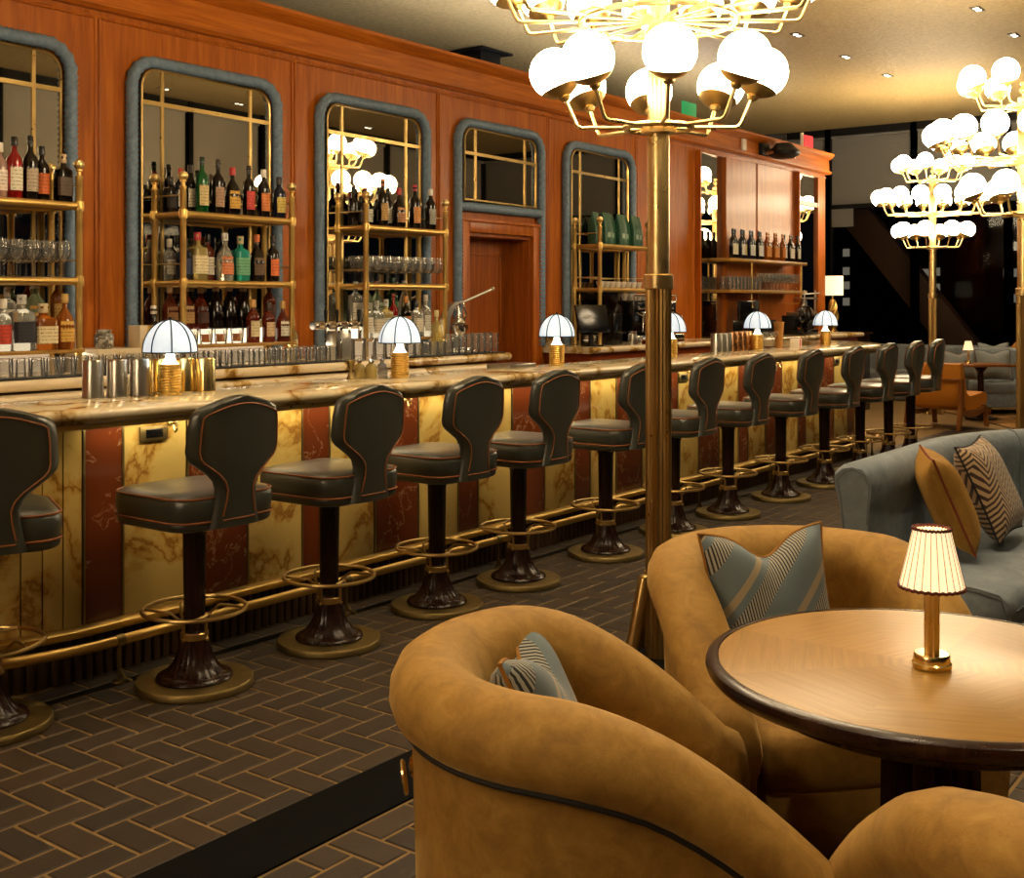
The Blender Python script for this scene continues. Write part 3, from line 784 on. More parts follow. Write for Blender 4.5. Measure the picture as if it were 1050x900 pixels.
# ribbed plinth
def bar_at(s_, d):
    """point and normal at arc position s_ (y of the straight part; beyond the ends it follows the corners)"""
    r = RB - d; cx = NX - RB
    if s_ < YA: a = max(-PI / 2, (s_ - YA) / (RB - .2)); return (cx + r * math.cos(a), YA + r * math.sin(a)), a
    if s_ > YB: a = min(PI / 2, (s_ - YB) / (RB - .2)); return (cx + r * math.cos(a), YB + r * math.sin(a)), a
    return (NX - d, s_), 0.0
pb = MB(); sweep(pb, [(.200, 0), (.200, .178), (.235, .178), (.235, 0)])
s_ = 1.6
while s_ < 12.4:
    (x, y), a = bar_at(s_, .197)
    pb.lathe([(.019, .0), (.019, .176)], 8, (x, y, 0)); s_ += .046
obj('fluted_plinth', pb, mat('bronzed_wood_plinth', '#4a3620', .45), bar)
# marble panels in their repeating rhythm
def panel(s0, s1, m, name, z0=.213, z1=1.012):
    mb = MB(); n = max(1, int((s1 - s0) / .05)) if (s0 < YA or s1 > YB) else 1
    rings = []
    for k in range(n + 1):
        q = s0 + (s1 - s0) * k / n
        (xa, ya), _ = bar_at(q, .20); (xb, yb), _ = bar_at(q, .234)
        rings.append([(xa, ya, z0), (xa, ya, z1), (xb, yb, z1), (xb, yb, z0)])
    mb.loft(rings, True, True); return obj(name, mb, m, bar, smooth=30)
def strip(mb, s0, s1):
    rings = []
    for q in (s0, s1):
        (xa, ya), _ = bar_at(q, .196); (xb, yb), _ = bar_at(q, .233)
        rings.append([(xa, ya, .213), (xa, ya, 1.012), (xb, yb, 1.012), (xb, yb, .213)])
    mb.loft(rings, True, True)
sm = MB(); y0 = 4.415 - 1.175 * 2; k = 0
while y0 < 12.2:
    panel(y0 + .005, y0 + .33, M_redm, 'red_marble_panel'); panel(y0 + .675, y0 + .845, M_redm, 'red_marble_panel')
    for a, b_ in ((y0 + .34, y0 + .665), (y0 + .855, y0 + 1.165)):
        if b_ < YA + .05 or a > YB - .05:
            q = a
            while q < b_ - .01: panel(q, min(b_, q + .08) - .004, M_onyx, 'onyx_panel'); q += .0813
        else: panel(a, b_, M_onyx, 'onyx_panel')
    for q in (-.005, .33, .665, .845): strip(sm, y0 + q, y0 + q + .01)
    y0 += 1.175
q = 1.6
while q < 2.05: panel(q, q + .076, M_onyx, 'onyx_panel'); q += .08
obj('metal_strips', sm, M_bronze, bar)
# foot rail on brackets
rp = MB(); pts = []
for k in range(0, 150): 
    q = 1.7 + k * (12.3 - 1.7) / 149; (x, y), a = bar_at(q, .045); pts.append((x, y, .165))
rp.tube(pts, .021, 12); rail = obj('foot_rail', rp, M_brassr, bar)
for q in (2.05, 2.79, 4.05, 5.25, 6.45, 7.65, 8.85, 10.05, 11.2):
    (x, y), a = bar_at(q, .045); b_ = MB()
    b_.tube([(x, y, .15), (x, y, .05), (x, y, 0)], .008, 8); b_.lathe([(.026, 0), (.024, .008), (.01, .014)], 12, (x, y, 0))
    b_.tube([(x, y, .06), (x + .02 * math.cos(a + .8), y + .02 * math.sin(a + .8), .02), (x + .05 * math.cos(a + .8), y + .05 * math.sin(a + .8), .003)], .006, 6)
    b_.tube([(x - .018 * math.sin(a) , y - .018 * math.cos(a), .165), (x + .018 * math.sin(a), y + .018 * math.cos(a), .165)], .0245, 12)
    obj('rail_bracket', b_, M_bronze, rail)
# power outlets and bag hooks under the top
for q in (3.06, 4.55, 6.12, 7.69, 9.26, 10.68):
    (x, y), a = bar_at(q, .195)
    o_ = MB().box(x, x + .008, y - .07, y + .07, .918, .982, .003); po = obj('power_outlet', o_, M_bronze, bar)
    o_ = MB().box(x + .008, x + .011, y - .042, y + .042, .932, .968, .002); obj('socket', o_, M_blackg, po)
    h = MB(); hy = y + .085
    h.lathe([(.012, 0), (.012, .006), (.004, .008)], 10, M=T(x, hy, .985) @ R(PI / 2, 'Y'))
    h.tube([(x + .004, hy, .985), (x + .03, hy, .985), (x + .042, hy, .975), (x + .046, hy, .99), (x + .044, hy, 1.0)], .005, 8)
    h.tube([(x + .02, hy, .984), (x + .024, hy, .96), (x + .036, hy, .95), (x + .046, hy, .958), (x + .048, hy, .968)], .005, 8)
    obj('bag_hook', h, M_brass, bar)

# ---------------------------------------------------------------- bar stools
def rsq(a, r, n=7, bulge=0):
    pts = []
    for cx, cy, t0 in ((a - r, a - r, 0), (-a + r, a - r, PI / 2), (-a + r, -a + r, PI), (a - r, -a + r, 1.5 * PI)):
        for k in range(n + 1):
            t = t0 + PI / 2 * k / n; pts.append((cx + r * math.cos(t), cy + r * math.sin(t)))
    return pts
def make_stool(label):
    t = thing('bar_stool', label, 'stool', (0, 0, 0), 0, 'leather bar stools along the bar')
    obj('base_plate', MB().lathe([(.222, 0), (.228, .004), (.228, .022), (.222, .030), (.002, .031)], 48), M_bronze, t)
    pd = MB(); pd.lathe([(.145, .031), (.148, .037), (.143, .046), (.128, .053), (.11, .058)], 48)
    prof = [(.128, .052), (.112, .062), (.090, .085), (.074, .115), (.063, .150), (.056, .185)]
    pd.lathe(prof, 64, flute=.04, nfl=16)
    pd.lathe([(.046, .185), (.046, .215), (.041, .22), (.046, .60), (.055, .62), (.10, .635), (.10, .648)], 48, flute=.06, nfl=16)
    obj('pedestal', pd, M_dark, t)
    obj('collar', MB().lathe([(.050, .180), (.054, .183), (.054, .208), (.050, .212)], 32), M_brassd, t)
    rg = MB(); rg.tube([(.198 * math.cos(2 * PI * k / 48), .198 * math.sin(2 * PI * k / 48), .300) for k in range(48)], .0085, 8, True)
    for a in (.7, 2.45, 3.85, 5.6):
        pts = []
        for k in range(19):
            u = k / 18; q = max(0, (u - .22) / .78)
            rr = .054 + .144 * q ** .9; aa = a + .95 * (1 - q) ** 1.5
            z = .19 + .11 * min(1, (u / .45)) ** .8
            pts.append((rr * math.cos(aa), rr * math.sin(aa), z))
        rg.tube(pts, .0062, 7)
        rg.sphere((.058 * math.cos(a + .95), .058 * math.sin(a + .95), .187), .008, 8, 6)
    obj('foot_ring', rg, M_brassd, t)
    st = MB(); rings = []
    for ins, z in ((.05, .646), (.012, .648), (.004, .654), (0, .668), (.001, .680), (.004, .684), (.001, .690), (-.004, .72), (-.003, .755), (.004, .770), (.010, .776), (.035, .785), (.09, .791), (.16, .793), (.225, .794)):
        rings.append([(x, y, z) for x, y in rsq(.235 - ins, max(.095 - ins * .5, .004))])
    st.loft(rings); seat = obj('seat', st, M_leather, t, smooth=60)
    pp = MB()
    for ins, z in ((-.001, .683), (.001, .771)):
        pp.tube([(x, y, z) for x, y in rsq(.236 - ins, .095, 6)], .0042, 6, True)
    obj('piping', pp, M_pipe, seat)
    # winged back
    W = [(.655, .116), (.70, .106), (.76, .094), (.80, .091), (.832, .103), (.860, .130), (.888, .168), (.908, .195), (.926, .210), (.95, .216), (1.03, .212), (1.075, .205), (1.094, .197), (1.106, .180), (1.119, .145), (1.131, .106), (1.141, .068), (1.148, .032), (1.150, .012)]
    def xsurf(u, z): return .236 + .075 * max(0, z - .68) - .62 * u * u
    th = .031; bk = MB(); rings = []
    for z, w in W:
        ring = []; ww = max(w, .006)
        for k in range(14):   # outer face
            u = ww * (1 - 2 * k / 13); e = 1 - min(1, (ww - abs(u)) / .022); e = 1 - e ** 2.2 * .75
            ring.append((xsurf(u, z) + th * e, u, z))
        for k in range(14):
            u = -ww * (1 - 2 * k / 13); e = 1 - min(1, (ww - abs(u)) / .022); e = 1 - e ** 2.2 * .75
            ring.append((xsurf(u, z) - th * e, u, z))
        rings.append(ring)
    bk.loft(rings); back = obj('backrest', bk, M_leather, t, smooth=60)
    out = []
    ins = .030
    Wp = [(z, max(w - ins, .0)) for z, w in W if z < 1.08]
    side = [(w, z) for z, w in Wp if z > .68] 
    side = [(w, z) for w, z in side] + [(.158, 1.086), (.118, 1.100), (.075, 1.112), (.035, 1.119), (0, 1.121)]
    full = [(w, z) for w, z in side] + [(-w, z) for w, z in reversed(side[:-1])]
    pp = MB()
    for sg in (1, -1):
        pts = [(xsurf(u, z) + sg * (th * (1 - 0 ** 2.2) + .0005), u, z) for u, z in full]
        pp.tube(pts, .0036, 6)
        pp.tube([(xsurf(u, .685) + sg * th, u, .685) for u in (side[0][0], side[0][0] / 2, 0, -side[0][0] / 2, -side[0][0])], .0036, 6)
    obj('piping', pp, M_pipe, back)
    return t
SP = [(-3.972, 2.205, .43), (-3.759, 2.947, 0), (-3.736, 3.655, .02), (-3.750, 4.40, -.02), (-3.744, 5.064, .01), (-3.735, 5.924, 0), (-3.743, 6.765, .02),
      (-3.744, 7.553, 0), (-3.738, 8.433, .02), (-3.73, 9.281, .03), (-3.73, 10.09, .02), (-3.73, 10.82, .02), (-3.73, 11.45, .05)]
SL = ['grey green leather bar stool cut by the left edge of the photo',
      'grey green leather bar stool in front of the first power outlet, second from the left',
      'third bar stool from the left, before the bare stretch of bar between two lamps',
      'fourth bar stool from the left, just right of the second dome lamp',
      'fifth bar stool from the left, in line with the service door',
      'sixth bar stool from the left, its back touching the brass column in view',
      'seventh bar stool from the left, first one right of the brass column',
      'eighth bar stool from the left, second right of the brass column',
      'ninth bar stool from the left, third right of the brass column',
      'tenth bar stool from the left, behind the end of the blue sofa',
      'eleventh bar stool from the left, third from the far end of the row',
      'twelfth bar stool from the left, last but one in the row',
      'last bar stool at the far end of the row, beside the orange armchair']
s0 = make_stool(SL[0]); s0.location = (SP[0][0], SP[0][1], 0); s0.rotation_euler = (0, 0, -SP[0][2])
for (x, y, a), lb in zip(SP[1:], SL[1:]): dup(s0, (x, y, 0), a, lb)

# ---------------------------------------------------------------- dome lamps on the bar
def make_dome(label):
    t = thing('dome_lamp', label, 'lamp', (0, 0, 0), 0, 'dome lamps on the bar')
    b_ = MB(); b_.lathe([(.001, 0), (.048, 0), (.049, .006), (.045, .010), (.045, .128), (.049, .132), (.049, .136), (.030, .140)], 28)
    b_.tube([(.0455 * math.cos(2 * PI * i / 16), .0455 * math.sin(2 * PI * i / 16), .014 + .110 * i / 144) for i in range(145)], .0052, 6)
    obj('base', b_, M_coil, t)
    obj('neck', MB().lathe([(.040, .137), (.030, .145), (.021, .165), (.018, .185), (.018, .215)], 20), M_sock, t)
    sh = MB(); pr = [(.116 * math.cos(a), .190 + .142 * math.sin(a)) for a in [PI / 2 * k / 12 for k in range(13)]]
    pr[-1] = (.004, pr[-1][1]); sh.lathe(pr, 32, cap=False); s_ = obj('shade', sh, M_dome, t)
    r = MB()
    for k in range(8):
        a = 2 * PI * k / 8 + .2
        r.tube([(.1175 * math.cos(e) * math.cos(a), .1175 * math.cos(e) * math.sin(a), .190 + .1435 * math.sin(e)) for e in [PI / 2 * q / 12 for q in range(13)]], .0032, 6)
    r.tube([(.1175 * math.cos(2 * PI * k / 40), .1175 * math.sin(2 * PI * k / 40), .190) for k in range(40)], .0032, 6, True)
    r.sphere((0, 0, .340), .008, 10, 6)
    obj('leading', r, M_black, s_)
    return t
DL = ['dome lamp with pale blue glass shade at the left, among the gold tins', 'dome lamp with pale blue glass shade beside the small dasher bottles',
      'dome lamp with pale blue glass shade in front of the coffee counter corner', 'dome lamp with pale blue shade half hidden by the brass column',
      'dome lamp with pale blue shade right of the copper tins', 'dome lamp with pale blue glass shade at the far end of the bar']
d0 = make_dome(DL[0]); d0.location = (-4.33, 3.262, 1.09)
for i in range(1, 6): dup(d0, (-4.33, 3.262 + 1.507 * i, 1.09), .3 * i, DL[i])

# ---------------------------------------------------------------- column chandeliers
def make_chandelier(label):
    t = thing('column_chandelier', label, 'chandelier', (0, 0, 0), 0, 'brass column chandeliers')
    c_ = MB(); c_.lathe([(.055, 0), (.055, 1.56)], 80, flute=.10, nfl=20); obj('fluted_column', c_, M_brassd, t)
    c_ = MB(); c_.lathe([(.047, 1.56), (.047, 3.20), (.040, 3.215), (.02, 3.22)], 32); obj('upper_column', c_, M_brass, t)
    obj('collar', MB().lathe([(.056, 1.555), (.063, 1.56), (.063, 1.615), (.056, 1.62)], 36), M_brass, t)
    f = MB().lathe([(.012, 3.215), (.012, 3.25), (.028, 3.262), (.032, 3.28), (.02, 3.30), (.008, 3.305), (.026, 3.325), (.022, 3.345), (.003, 3.35)], 18)
    obj('finial', f, M_brass, t)
    for a in range(4):
        q = PI / 4 + a * PI / 2 + .35; l_ = MB()
        l_.tube([(r * math.cos(q), r * math.sin(q), z) for r, z in ((.072, .345), (.076, .33), (.115, .15), (.15, 0))], [.020, .024, .026, .028], 14)
        l_.sphere((.072 * math.cos(q), .072 * math.sin(q), .345), .024, 12, 8, sc=(1, 1, .5)); obj('foot', l_, M_brassd, t)
    gl = MB().sphere((0, 0, 0), .115, 32, 18).v
    for (z0, n, r0, rb, rg, ph, ringr) in ((2.24, 8, .14, .345, .44, .10, .14), (2.69, 16, .30, .60, .695, .10, .33), (3.14, 8, .14, .345, .44, .10, .14)):
        h = MB()
        h.lathe([(.048, z0 - .03), (.075, z0 - .025), (.075, z0 + .025), (.048, z0 + .03)], 32)
        h.tube([(ringr * math.cos(2 * PI * k / 48), ringr * math.sin(2 * PI * k / 48), z0) for k in range(48)], .013, 8, True)
        for k in range(n): 
            a = 2 * PI * k / n + ph; h.tube([(.05 * math.cos(a), .05 * math.sin(a), z0), (ringr * math.cos(a), ringr * math.sin(a), z0)], .007, 8)
        obj('hub', h, M_brass, t)
        for k in range(n):
            # globes face the viewer with one slightly right of centre, as hung in the photo
            a = -PI / 2 + .518 + 2 * PI * k / n + ph
            ca, sa = math.cos(a), math.sin(a); dn = Vector((rg - rb, 0, .23)).normalized()
            e = Vector((rb, 0, z0)); gc = Vector((rg, 0, z0 + .232))
            P = lambda v: (v[0] * ca, v[0] * sa, v[2])
            ar = MB(); ar.tube([P((ringr - .02, 0, z0)), P((rb - .02, 0, z0)), P((rb - .005, 0, z0 + .006)), P((rb + .006, 0, z0 + .022)), P(gc - dn * .105)], .0085, 8)
            ao = obj('arm', ar, M_brass, t)
            M = T(*P(gc)) @ R(a, 'Z') @ R(math.atan2(dn.x, dn.z), 'Y')
            cp = MB(); cp.sphere((0, 0, 0), .1095, 28, 8, M, t0=0, t1=.92); cp.lathe([(.016, -.128), (.026, -.112), (.02, -.10)], 14, M=M)
            obj('cup', cp, M_brassd, ao)
            g_ = MB(); g_.sphere((0, 0, 0), .107, 28, 16, M); obj('globe', g_, M_globe, ao, fix=False)
    return t
ch = make_chandelier('brass column with tiers of white globe lights standing behind the gold armchairs'); ch.location = (-2.485, 4.36, 0)
dup(ch, (-2.49, -2.01, 0), .2, 'unseen brass column of white globe lights added behind the camera to light the near end')  # out of view, added to light the near end and its ceiling
dup(ch, (-2.465, 10.45, 0), .1, 'brass column of white globe lights at the right edge of the photo')
dup(ch, (-4.95, 16.1, 0), .25, 'far brass column of white globe lights beyond the end of the bar')

# ---------------------------------------------------------------- lounge seating
def make_tub(label):
    t = thing('tub_armchair', label, 'armchair', (0, 0, 0), 0, 'gold velvet tub armchairs round the table')
    w, fy = .340, .36; path = []
    for k in range(9): path.append((w + .012 * (1 - k / 8), fy * (1 - k / 8)))
    for k in range(1, 33):
        a = -PI * k / 32; path.append((w * math.cos(a), w * math.sin(a)))
    for k in range(1, 9): path.append((-w - .012 * k / 8, fy * k / 8))
    n = len(path); d = [0]
    for p, q in zip(path[:-1], path[1:]): d.append(d[-1] + math.dist(p, q))
    tot = d[-1]
    def hh(i):
        s = min(d[i], tot - d[i]) / (tot / 2)
        return .49 + .312 * math.sin(min(1, s / .60) * PI / 2) ** .95
    def nrm(i):
        a = path[max(i - 1, 0)]; b_ = path[min(i + 1, n - 1)]; tx, ty = b_[0] - a[0], b_[1] - a[1]; l = math.hypot(tx, ty)
        return (-ty / l, tx / l) if False else (ty / l * -1, tx / l)
    rings = []; welt = []; iw = []
    for i, (x, y) in enumerate(path):
        h = hh(i); nx, ny = nrm(i)
        # make the normal point outwards
        if nx * x + ny * (y if y < 0 else 0) < 0 or (y >= 0 and nx * x < 0): nx, ny = -nx, -ny
        zi = min(.36, h - .16)
        pr = [(.030, .09), (.040, .20), (.052, h - .19), (.056, h - .150), (.066, h - .143), (.088, h - .125), (.098, h - .095), (.096, h - .06), (.080, h - .026), (.050, h - .006), (.012, h), (-.028, h - .010), (-.062, h - .035), (-.082, h - .075), (-.088, h - .12), (-.080, h - .16), (-.072, zi - .02), (-.072, .09)]
        pr = [(a, max(z, .09)) for a, z in pr]
        rings.append([(x + nx * a, y + ny * a, z) for a, z in pr]); welt.append((x + nx * .063, y + ny * .063, max(.11, h - .149)))
    # rounded arm fronts
    def endcap(r, dy):
        c = Vector((sum(p[0] for p in r) / len(r), r[0][1], sum(p[2] for p in r) / len(r)))
        return [(c.x + (p[0] - c.x) * .82, p[1] + dy, c.z + (p[2] - c.z) * .9) for p in r]
    rings = [endcap(rings[0], .03)] + rings + [endcap(rings[-1], .03)]
    mb = MB().loft(rings); sh = obj('shell', mb, M_gvel, t, smooth=70)
    wl = MB(); wl.tube(welt, .0062, 8)
    e0, e1 = welt[0], welt[-1]
    obj('welt', wl, M_cord, t)
    # seat cushion
    cu = MB(); rr = []
    outline = []
    for k in range(25):
        a = PI + PI * k / 24; outline.append((.272 * math.cos(a), .272 * math.sin(a)))
    outline += [(.272, .10), (.272, .22), (.266, .33), (.24, .365), (.12, .375), (0, .378), (-.12, .375), (-.24, .365), (-.266, .33), (-.272, .22), (-.272, .10)]
    for s_, z in ((.96, .27), (1, .29), (1.0, .38), (.97, .405), (.9, .42), (.6, .432), (.2, .436)):
        rr.append([(x * s_, (y - .05) * s_ + .05, z) for x, y in outline])
    cu.loft(rr); obj('seat_cushion', cu, M_gvel, t, smooth=60)
    fb = MB(); rr = []
    for s_, z in ((.99, .09), (1, .10), (1, .255), (.985, .27)): rr.append([(x * s_ * .995, (y - .05) * s_ + .05, z) for x, y in outline])
    fb.loft(rr); obj('seat_base', fb, M_gvel, t, smooth=60)
    pf = MB(); rr = []
    for z in (0, .09): rr.append([(x * 1.16, (y - .05) * 1.10 + .03, z) for x, y in outline])
    pf.loft(rr); obj('plinth', pf, M_dark, t)
    rg = MB(); yb = -w - .075; zc = .57
    rg.lathe([(.002, 0), (.020, 0), (.022, .005), (.016, .010), (.002, .012)], 18, M=T(0, -w - .047, zc) @ R(PI / 2, 'X'))
    rg.tube([(.030 * math.cos(2 * PI * k / 28), -w - .068 - .004 * math.sin(2 * PI * k / 28), zc - .022 + .030 * math.sin(2 * PI * k / 28)) for k in range(28)], .0048, 8, True)
    obj('ring_handle', rg, M_gold, t)
    return t
TB = (-.785, 2.50)
def face(x, y, tx, ty): return math.atan2(ty - y, tx - x) - PI / 2
A = (-1.285, 2.035); Bc = (-1.335, 3.16); Cc = (-.270, 2.045); Dc = (-.15, 3.08)
ta = make_tub('gold velvet tub armchair in front, seen from behind, with a ring handle on its back')
ta.location = (*A, 0); ta.rotation_euler = (0, 0, .643 - PI / 2 + .10)
dup(ta, (*Bc, 0), face(*Bc, *TB) + .12, 'gold velvet tub armchair facing the camera behind the round table')
dup(ta, (*Cc, 0), face(*Cc, *TB) - .18, 'gold velvet tub armchair at the bottom right corner, seen from behind')
dup(ta, (*Dc, 0), face(*Dc, *TB), 'gold velvet tub armchair at the right edge beyond the table')

# ---- round table
tb = thing('round_table', 'round wooden pedestal table with a dark moulded edge between the gold armchairs', 'table', (-.782, 2.525, 0))
def tableveneer():
    m = mat('sunburst_oak_veneer', '#bd8a49', .36, Coat_Weight=.04, Coat_Roughness=.25)
    tc = N(m, 'ShaderNodeTexCoord'); sx = N(m, 'ShaderNodeSeparateXYZ'); L(m, tc.outputs['Object'], sx.inputs[0])
    at = N(m, 'ShaderNodeMath', operation='ARCTAN2'); L(m, sx.outputs['Y'], at.inputs[0]); L(m, sx.outputs['X'], at.inputs[1])
    k = N(m, 'ShaderNodeMath', operation='MULTIPLY'); k.inputs[1].default_value = 8 / (2 * PI); L(m, at.outputs[0], k.inputs[0])
    fl = N(m, 'ShaderNodeMath', operation='FLOOR'); L(m, k.outputs[0], fl.inputs[0])
    ad = N(m, 'ShaderNodeMath', operation='ADD'); ad.inputs[1].default_value = .5; L(m, fl.outputs[0], ad.inputs[0])
    an = N(m, 'ShaderNodeMath', operation='MULTIPLY'); an.inputs[1].default_value = -2 * PI / 8; L(m, ad.outputs[0], an.inputs[0])
    vr = N(m, 'ShaderNodeVectorRotate', rotation_type='Z_AXIS'); L(m, tc.outputs['Object'], vr.inputs['Vector']); L(m, an.outputs[0], vr.inputs['Angle'])
    mp = N(m, 'ShaderNodeMapping'); mp.inputs['Scale'].default_value = (60, 2.2, 1); L(m, vr.outputs[0], mp.inputs['Vector'])
    f = noise(m, mp.outputs[0], 1.6, 6, .6, .5)
    c = ramp(m, f, [(.25, '#997128'), (.5, '#ac8031'), (.8, '#bd9240')])
    wn = N(m, 'ShaderNodeTexWhiteNoise', noise_dimensions='1D'); L(m, fl.outputs[0], wn.inputs['W'])
    tone = ramp(m, wn.outputs['Value'], [(0, (.80, .78, .75)), (1, (1.05, 1.05, 1.05))])
    mu = N(m, 'ShaderNodeMixRGB', blend_type='MULTIPLY'); mu.inputs['Fac'].default_value = 1; L(m, c, mu.inputs['Color1']); L(m, tone, mu.inputs['Color2'])
    L(m, mu.outputs['Color'], B(m).inputs['Base Color']); return m
M_ven = tableveneer()
RT = .470
obj('tabletop', MB().lathe([(.001, .714), (RT - .03, .714), (RT - .028, .733), (RT - .03, .734), (.001, .734)], 96), M_ven, tb)
obj('edge_moulding', MB().lathe([(RT - .06, .688), (RT - .03, .690), (RT - .012, .697), (RT - .004, .706), (RT, .718), (RT - .003, .728), (RT - .012, .7335), (RT - .026, .7345), (RT - .028, .714)], 96), M_dark, tb)
obj('apron', MB().lathe([(.36, .65), (.37, .655), (.37, .70), (.36, .712), (.001, .712)], 64), M_dark, tb)
obj('pedestal', MB().lathe([(.11, .05), (.105, .10), (.10, .61), (.14, .65)], 72, flute=.10, nfl=18), M_dark, tb)
obj('foot', MB().lathe([(.25, 0), (.26, .01), (.26, .035), (.23, .05), (.15, .065), (.11, .07), (.001, .07)], 64), M_dark, tb)

# ---- little pleated lamp
def make_pleat(label, group=None):
    t = thing('table_lamp', label, 'lamp', (0, 0, 0), 0, group)
    obj('base', MB().lathe([(.001, 0), (.038, 0), (.040, .003), (.040, .010), (.037, .013), (.037, .026), (.034, .030), (.001, .030)], 40), M_gold, t)
    obj('stem', MB().lathe([(.0155, .029), (.0155, .195)], 40, flute=.12, nfl=10), M_brass, t)
    sh = MB(); rings = []
    for r, z in ((.065, .168), (.0367, .292)):
        rings.append([(r * (1 + (.022 if k % 2 else -.012)) * math.cos(2 * PI * k / 72), r * (1 + (.022 if k % 2 else -.012)) * math.sin(2 * PI * k / 72), z) for k in range(72)])
    sh.loft(rings, True, False); s_ = obj('lamp_shade', sh, M_shade, t, smooth=0)
    for nm, rr, z, q in (('lower_braid', .0665, .169, .0036), ('upper_braid', .0378, .291, .0034)):
        r = MB().tube([(rr * math.cos(2 * PI * k / 60), rr * math.sin(2 * PI * k / 60), z + (.0012 if k % 2 else -.0012)) for k in range(60)], q, 6, True)
        obj(nm, r, M_trimr, s_)
    pl_ = MB()
    for k in range(24):
        a = 2 * PI * k / 24; pl_.tube([(.0667 * math.cos(a), .0667 * math.sin(a), .170), (.0376 * math.cos(a), .0376 * math.sin(a), .290)], .0007, 4)
    obj('pleat_lines', pl_, mat('pleat_shadow_thread', '#9a7048', .8) if 'pleat_shadow_thread' not in bpy.data.materials else bpy.data.materials['pleat_shadow_thread'], s_)
    obj('bulb', MB().sphere((0, 0, .225), .020, 14, 10), M_bulb, t)
    obj('lamp_rod', MB().lathe([(.005, .19), (.005, .21)], 8), M_brass, t)
    return t
tl = make_pleat('small brass table lamp with a pleated cream shade on the round table', 'pleated table lamps')
tl.location = (-.772, 2.505, .7345)

# ---- cushions
def stripes(name, base, light, dark, ang=.6, sc=5.5, chev=False):
    m = mat(name, base, .85, Sheen_Weight=.3)
    tc = N(m, 'ShaderNodeTexCoord'); mp = N(m, 'ShaderNodeMapping'); mp.inputs['Rotation'].default_value = (0, 0, ang)
    L(m, tc.outputs['Object'], mp.inputs['Vector'])
    sx = N(m, 'ShaderNodeSeparateXYZ'); L(m, mp.outputs[0], sx.inputs[0])
    def mth(op, a, b_=None):
        n = N(m, 'ShaderNodeMath', operation=op)
        for i, q in enumerate((a, b_)):
            if q is None: continue
            if isinstance(q, (int, float)): n.inputs[i].default_value = q
            else: L(m, q, n.inputs[i])
        return n.outputs[0]
    X, Y = sx.outputs['X'], sx.outputs['Y']
    if chev:
        z = mth('PINGPONG', X, .055); u = mth('FRACT', mth('MULTIPLY', mth('ADD', mth('MULTIPLY', z, 1.1), Y), 36))
        c = ramp(m, u, [(.5, base), (.56, dark)]); L(m, c, B(m).inputs['Base Color']); return m
    u = mth('FRACT', mth('MULTIPLY', X, sc))
    r1 = ramp(m, u, [(0, base), (.30, base), (.31, light), (.42, light), (.43, base), (1, base)])
    fine = mth('FRACT', mth('MULTIPLY', mth('ADD', Y, mth('MULTIPLY', X, .9)), 95))
    band = mth('MULTIPLY', mth('GREATER_THAN', u, .55), mth('LESS_THAN', u, .86)); tick = mth('GREATER_THAN', fine, .55)
    mx = N(m, 'ShaderNodeMixRGB'); L(m, mth('MULTIPLY', band, tick), mx.inputs['Fac']); L(m, r1, mx.inputs['Color1']); mx.inputs['Color2'].default_value = lin(dark)
    mx2 = N(m, 'ShaderNodeMixRGB'); L(m, mth('MULTIPLY', band, mth('SUBTRACT', 1.0, tick)), mx2.inputs['Fac']); L(m, mx.outputs[0], mx2.inputs['Color1']); mx2.inputs['Color2'].default_value = lin('#a7a79c')
    L(m, mx2.outputs[0], B(m).inputs['Base Color']); return m
M_str = stripes('blue_striped_fabric', '#687880', '#a3957a', '#181a20', .72, 6.2)
M_och = velvet('ochre_corduroy', '#8e6420', '#a07428', '#b08434', '#e0b060')
_w = N(M_och, 'ShaderNodeTexWave'); _w.inputs['Scale'].default_value = 55; L(M_och, coords(M_och), _w.inputs['Vector']); bump(M_och, _w.outputs['Fac'], .5, .004)
M_zig = stripes('zigzag_fabric', '#b89a72', '#b89a72', '#3c2418', .35, 5, True)
M_greyc = mat('grey_cushion_fabric', '#7d8488', .85, Sheen_Weight=.3)
def cushion(name, w, h, th, m, mp, chop=.0, label='', group=None):
    n = 18; vs = []; fs = []
    def P(i, j, s):
        u = -1 + 2 * i / n; v = -1 + 2 * j / n
        x = u * w / 2 * (1 - .09 * (1 - v * v)); y = v * h / 2 * (1 - .09 * (1 - u * u))
        if v > 0: y -= chop * math.exp(-(u / .38) ** 2) * v
        z = s * th / 2 * ((1 - u ** 4) * (1 - v ** 4)) ** .6
        if chop: z *= 1 - .35 * math.exp(-(u / .25) ** 2) * max(v, 0)
        return (x, y, z)
    mb = MB(); g1 = [[P(i, j, 1) for i in range(n + 1)] for j in range(n + 1)]; g2 = [[P(i, j, -1) for i in range(n + 1)] for j in range(n + 1)]
    mb.loft(g1, False, False); mb.loft(g2, False, False)
    edge = [P(i, 0, 0) for i in range(n)] + [P(n, j, 0) for j in range(n)] + [P(n - i, n, 0) for i in range(n)] + [P(0, n - j, 0) for j in range(n)]
    o = obj('cushion', mb, m, smooth=80)
    tag(o, label, 'cushion', group)
    obj('cord_edging', MB().tube(edge, .0045, 6, True), mp, o)
    return o
M_ocord = mat('ochre_cord', '#a8752c', .8); M_rcord = mat('rust_cord', '#7a2f14', .8); M_dcord = mat('dark_navy_cord', '#181a22', .8)
def place(o, loc, rot):   # rot: heading of the face (z axis), lean back, spin
    head, lean, spin = rot
    M = T(*loc) @ R(head, 'Z') @ R(-lean, 'Y') @ R(PI / 2, 'Y') @ R(PI / 2, 'Z') @ R(spin, 'Z')
    o.matrix_world = M
pc = 'patterned cushions on the lounge seats'
c1 = cushion('cushion', .375, .41, .17, M_str, M_ocord, .065, 'blue striped cushion with a dented top on the armchair behind the table', pc)
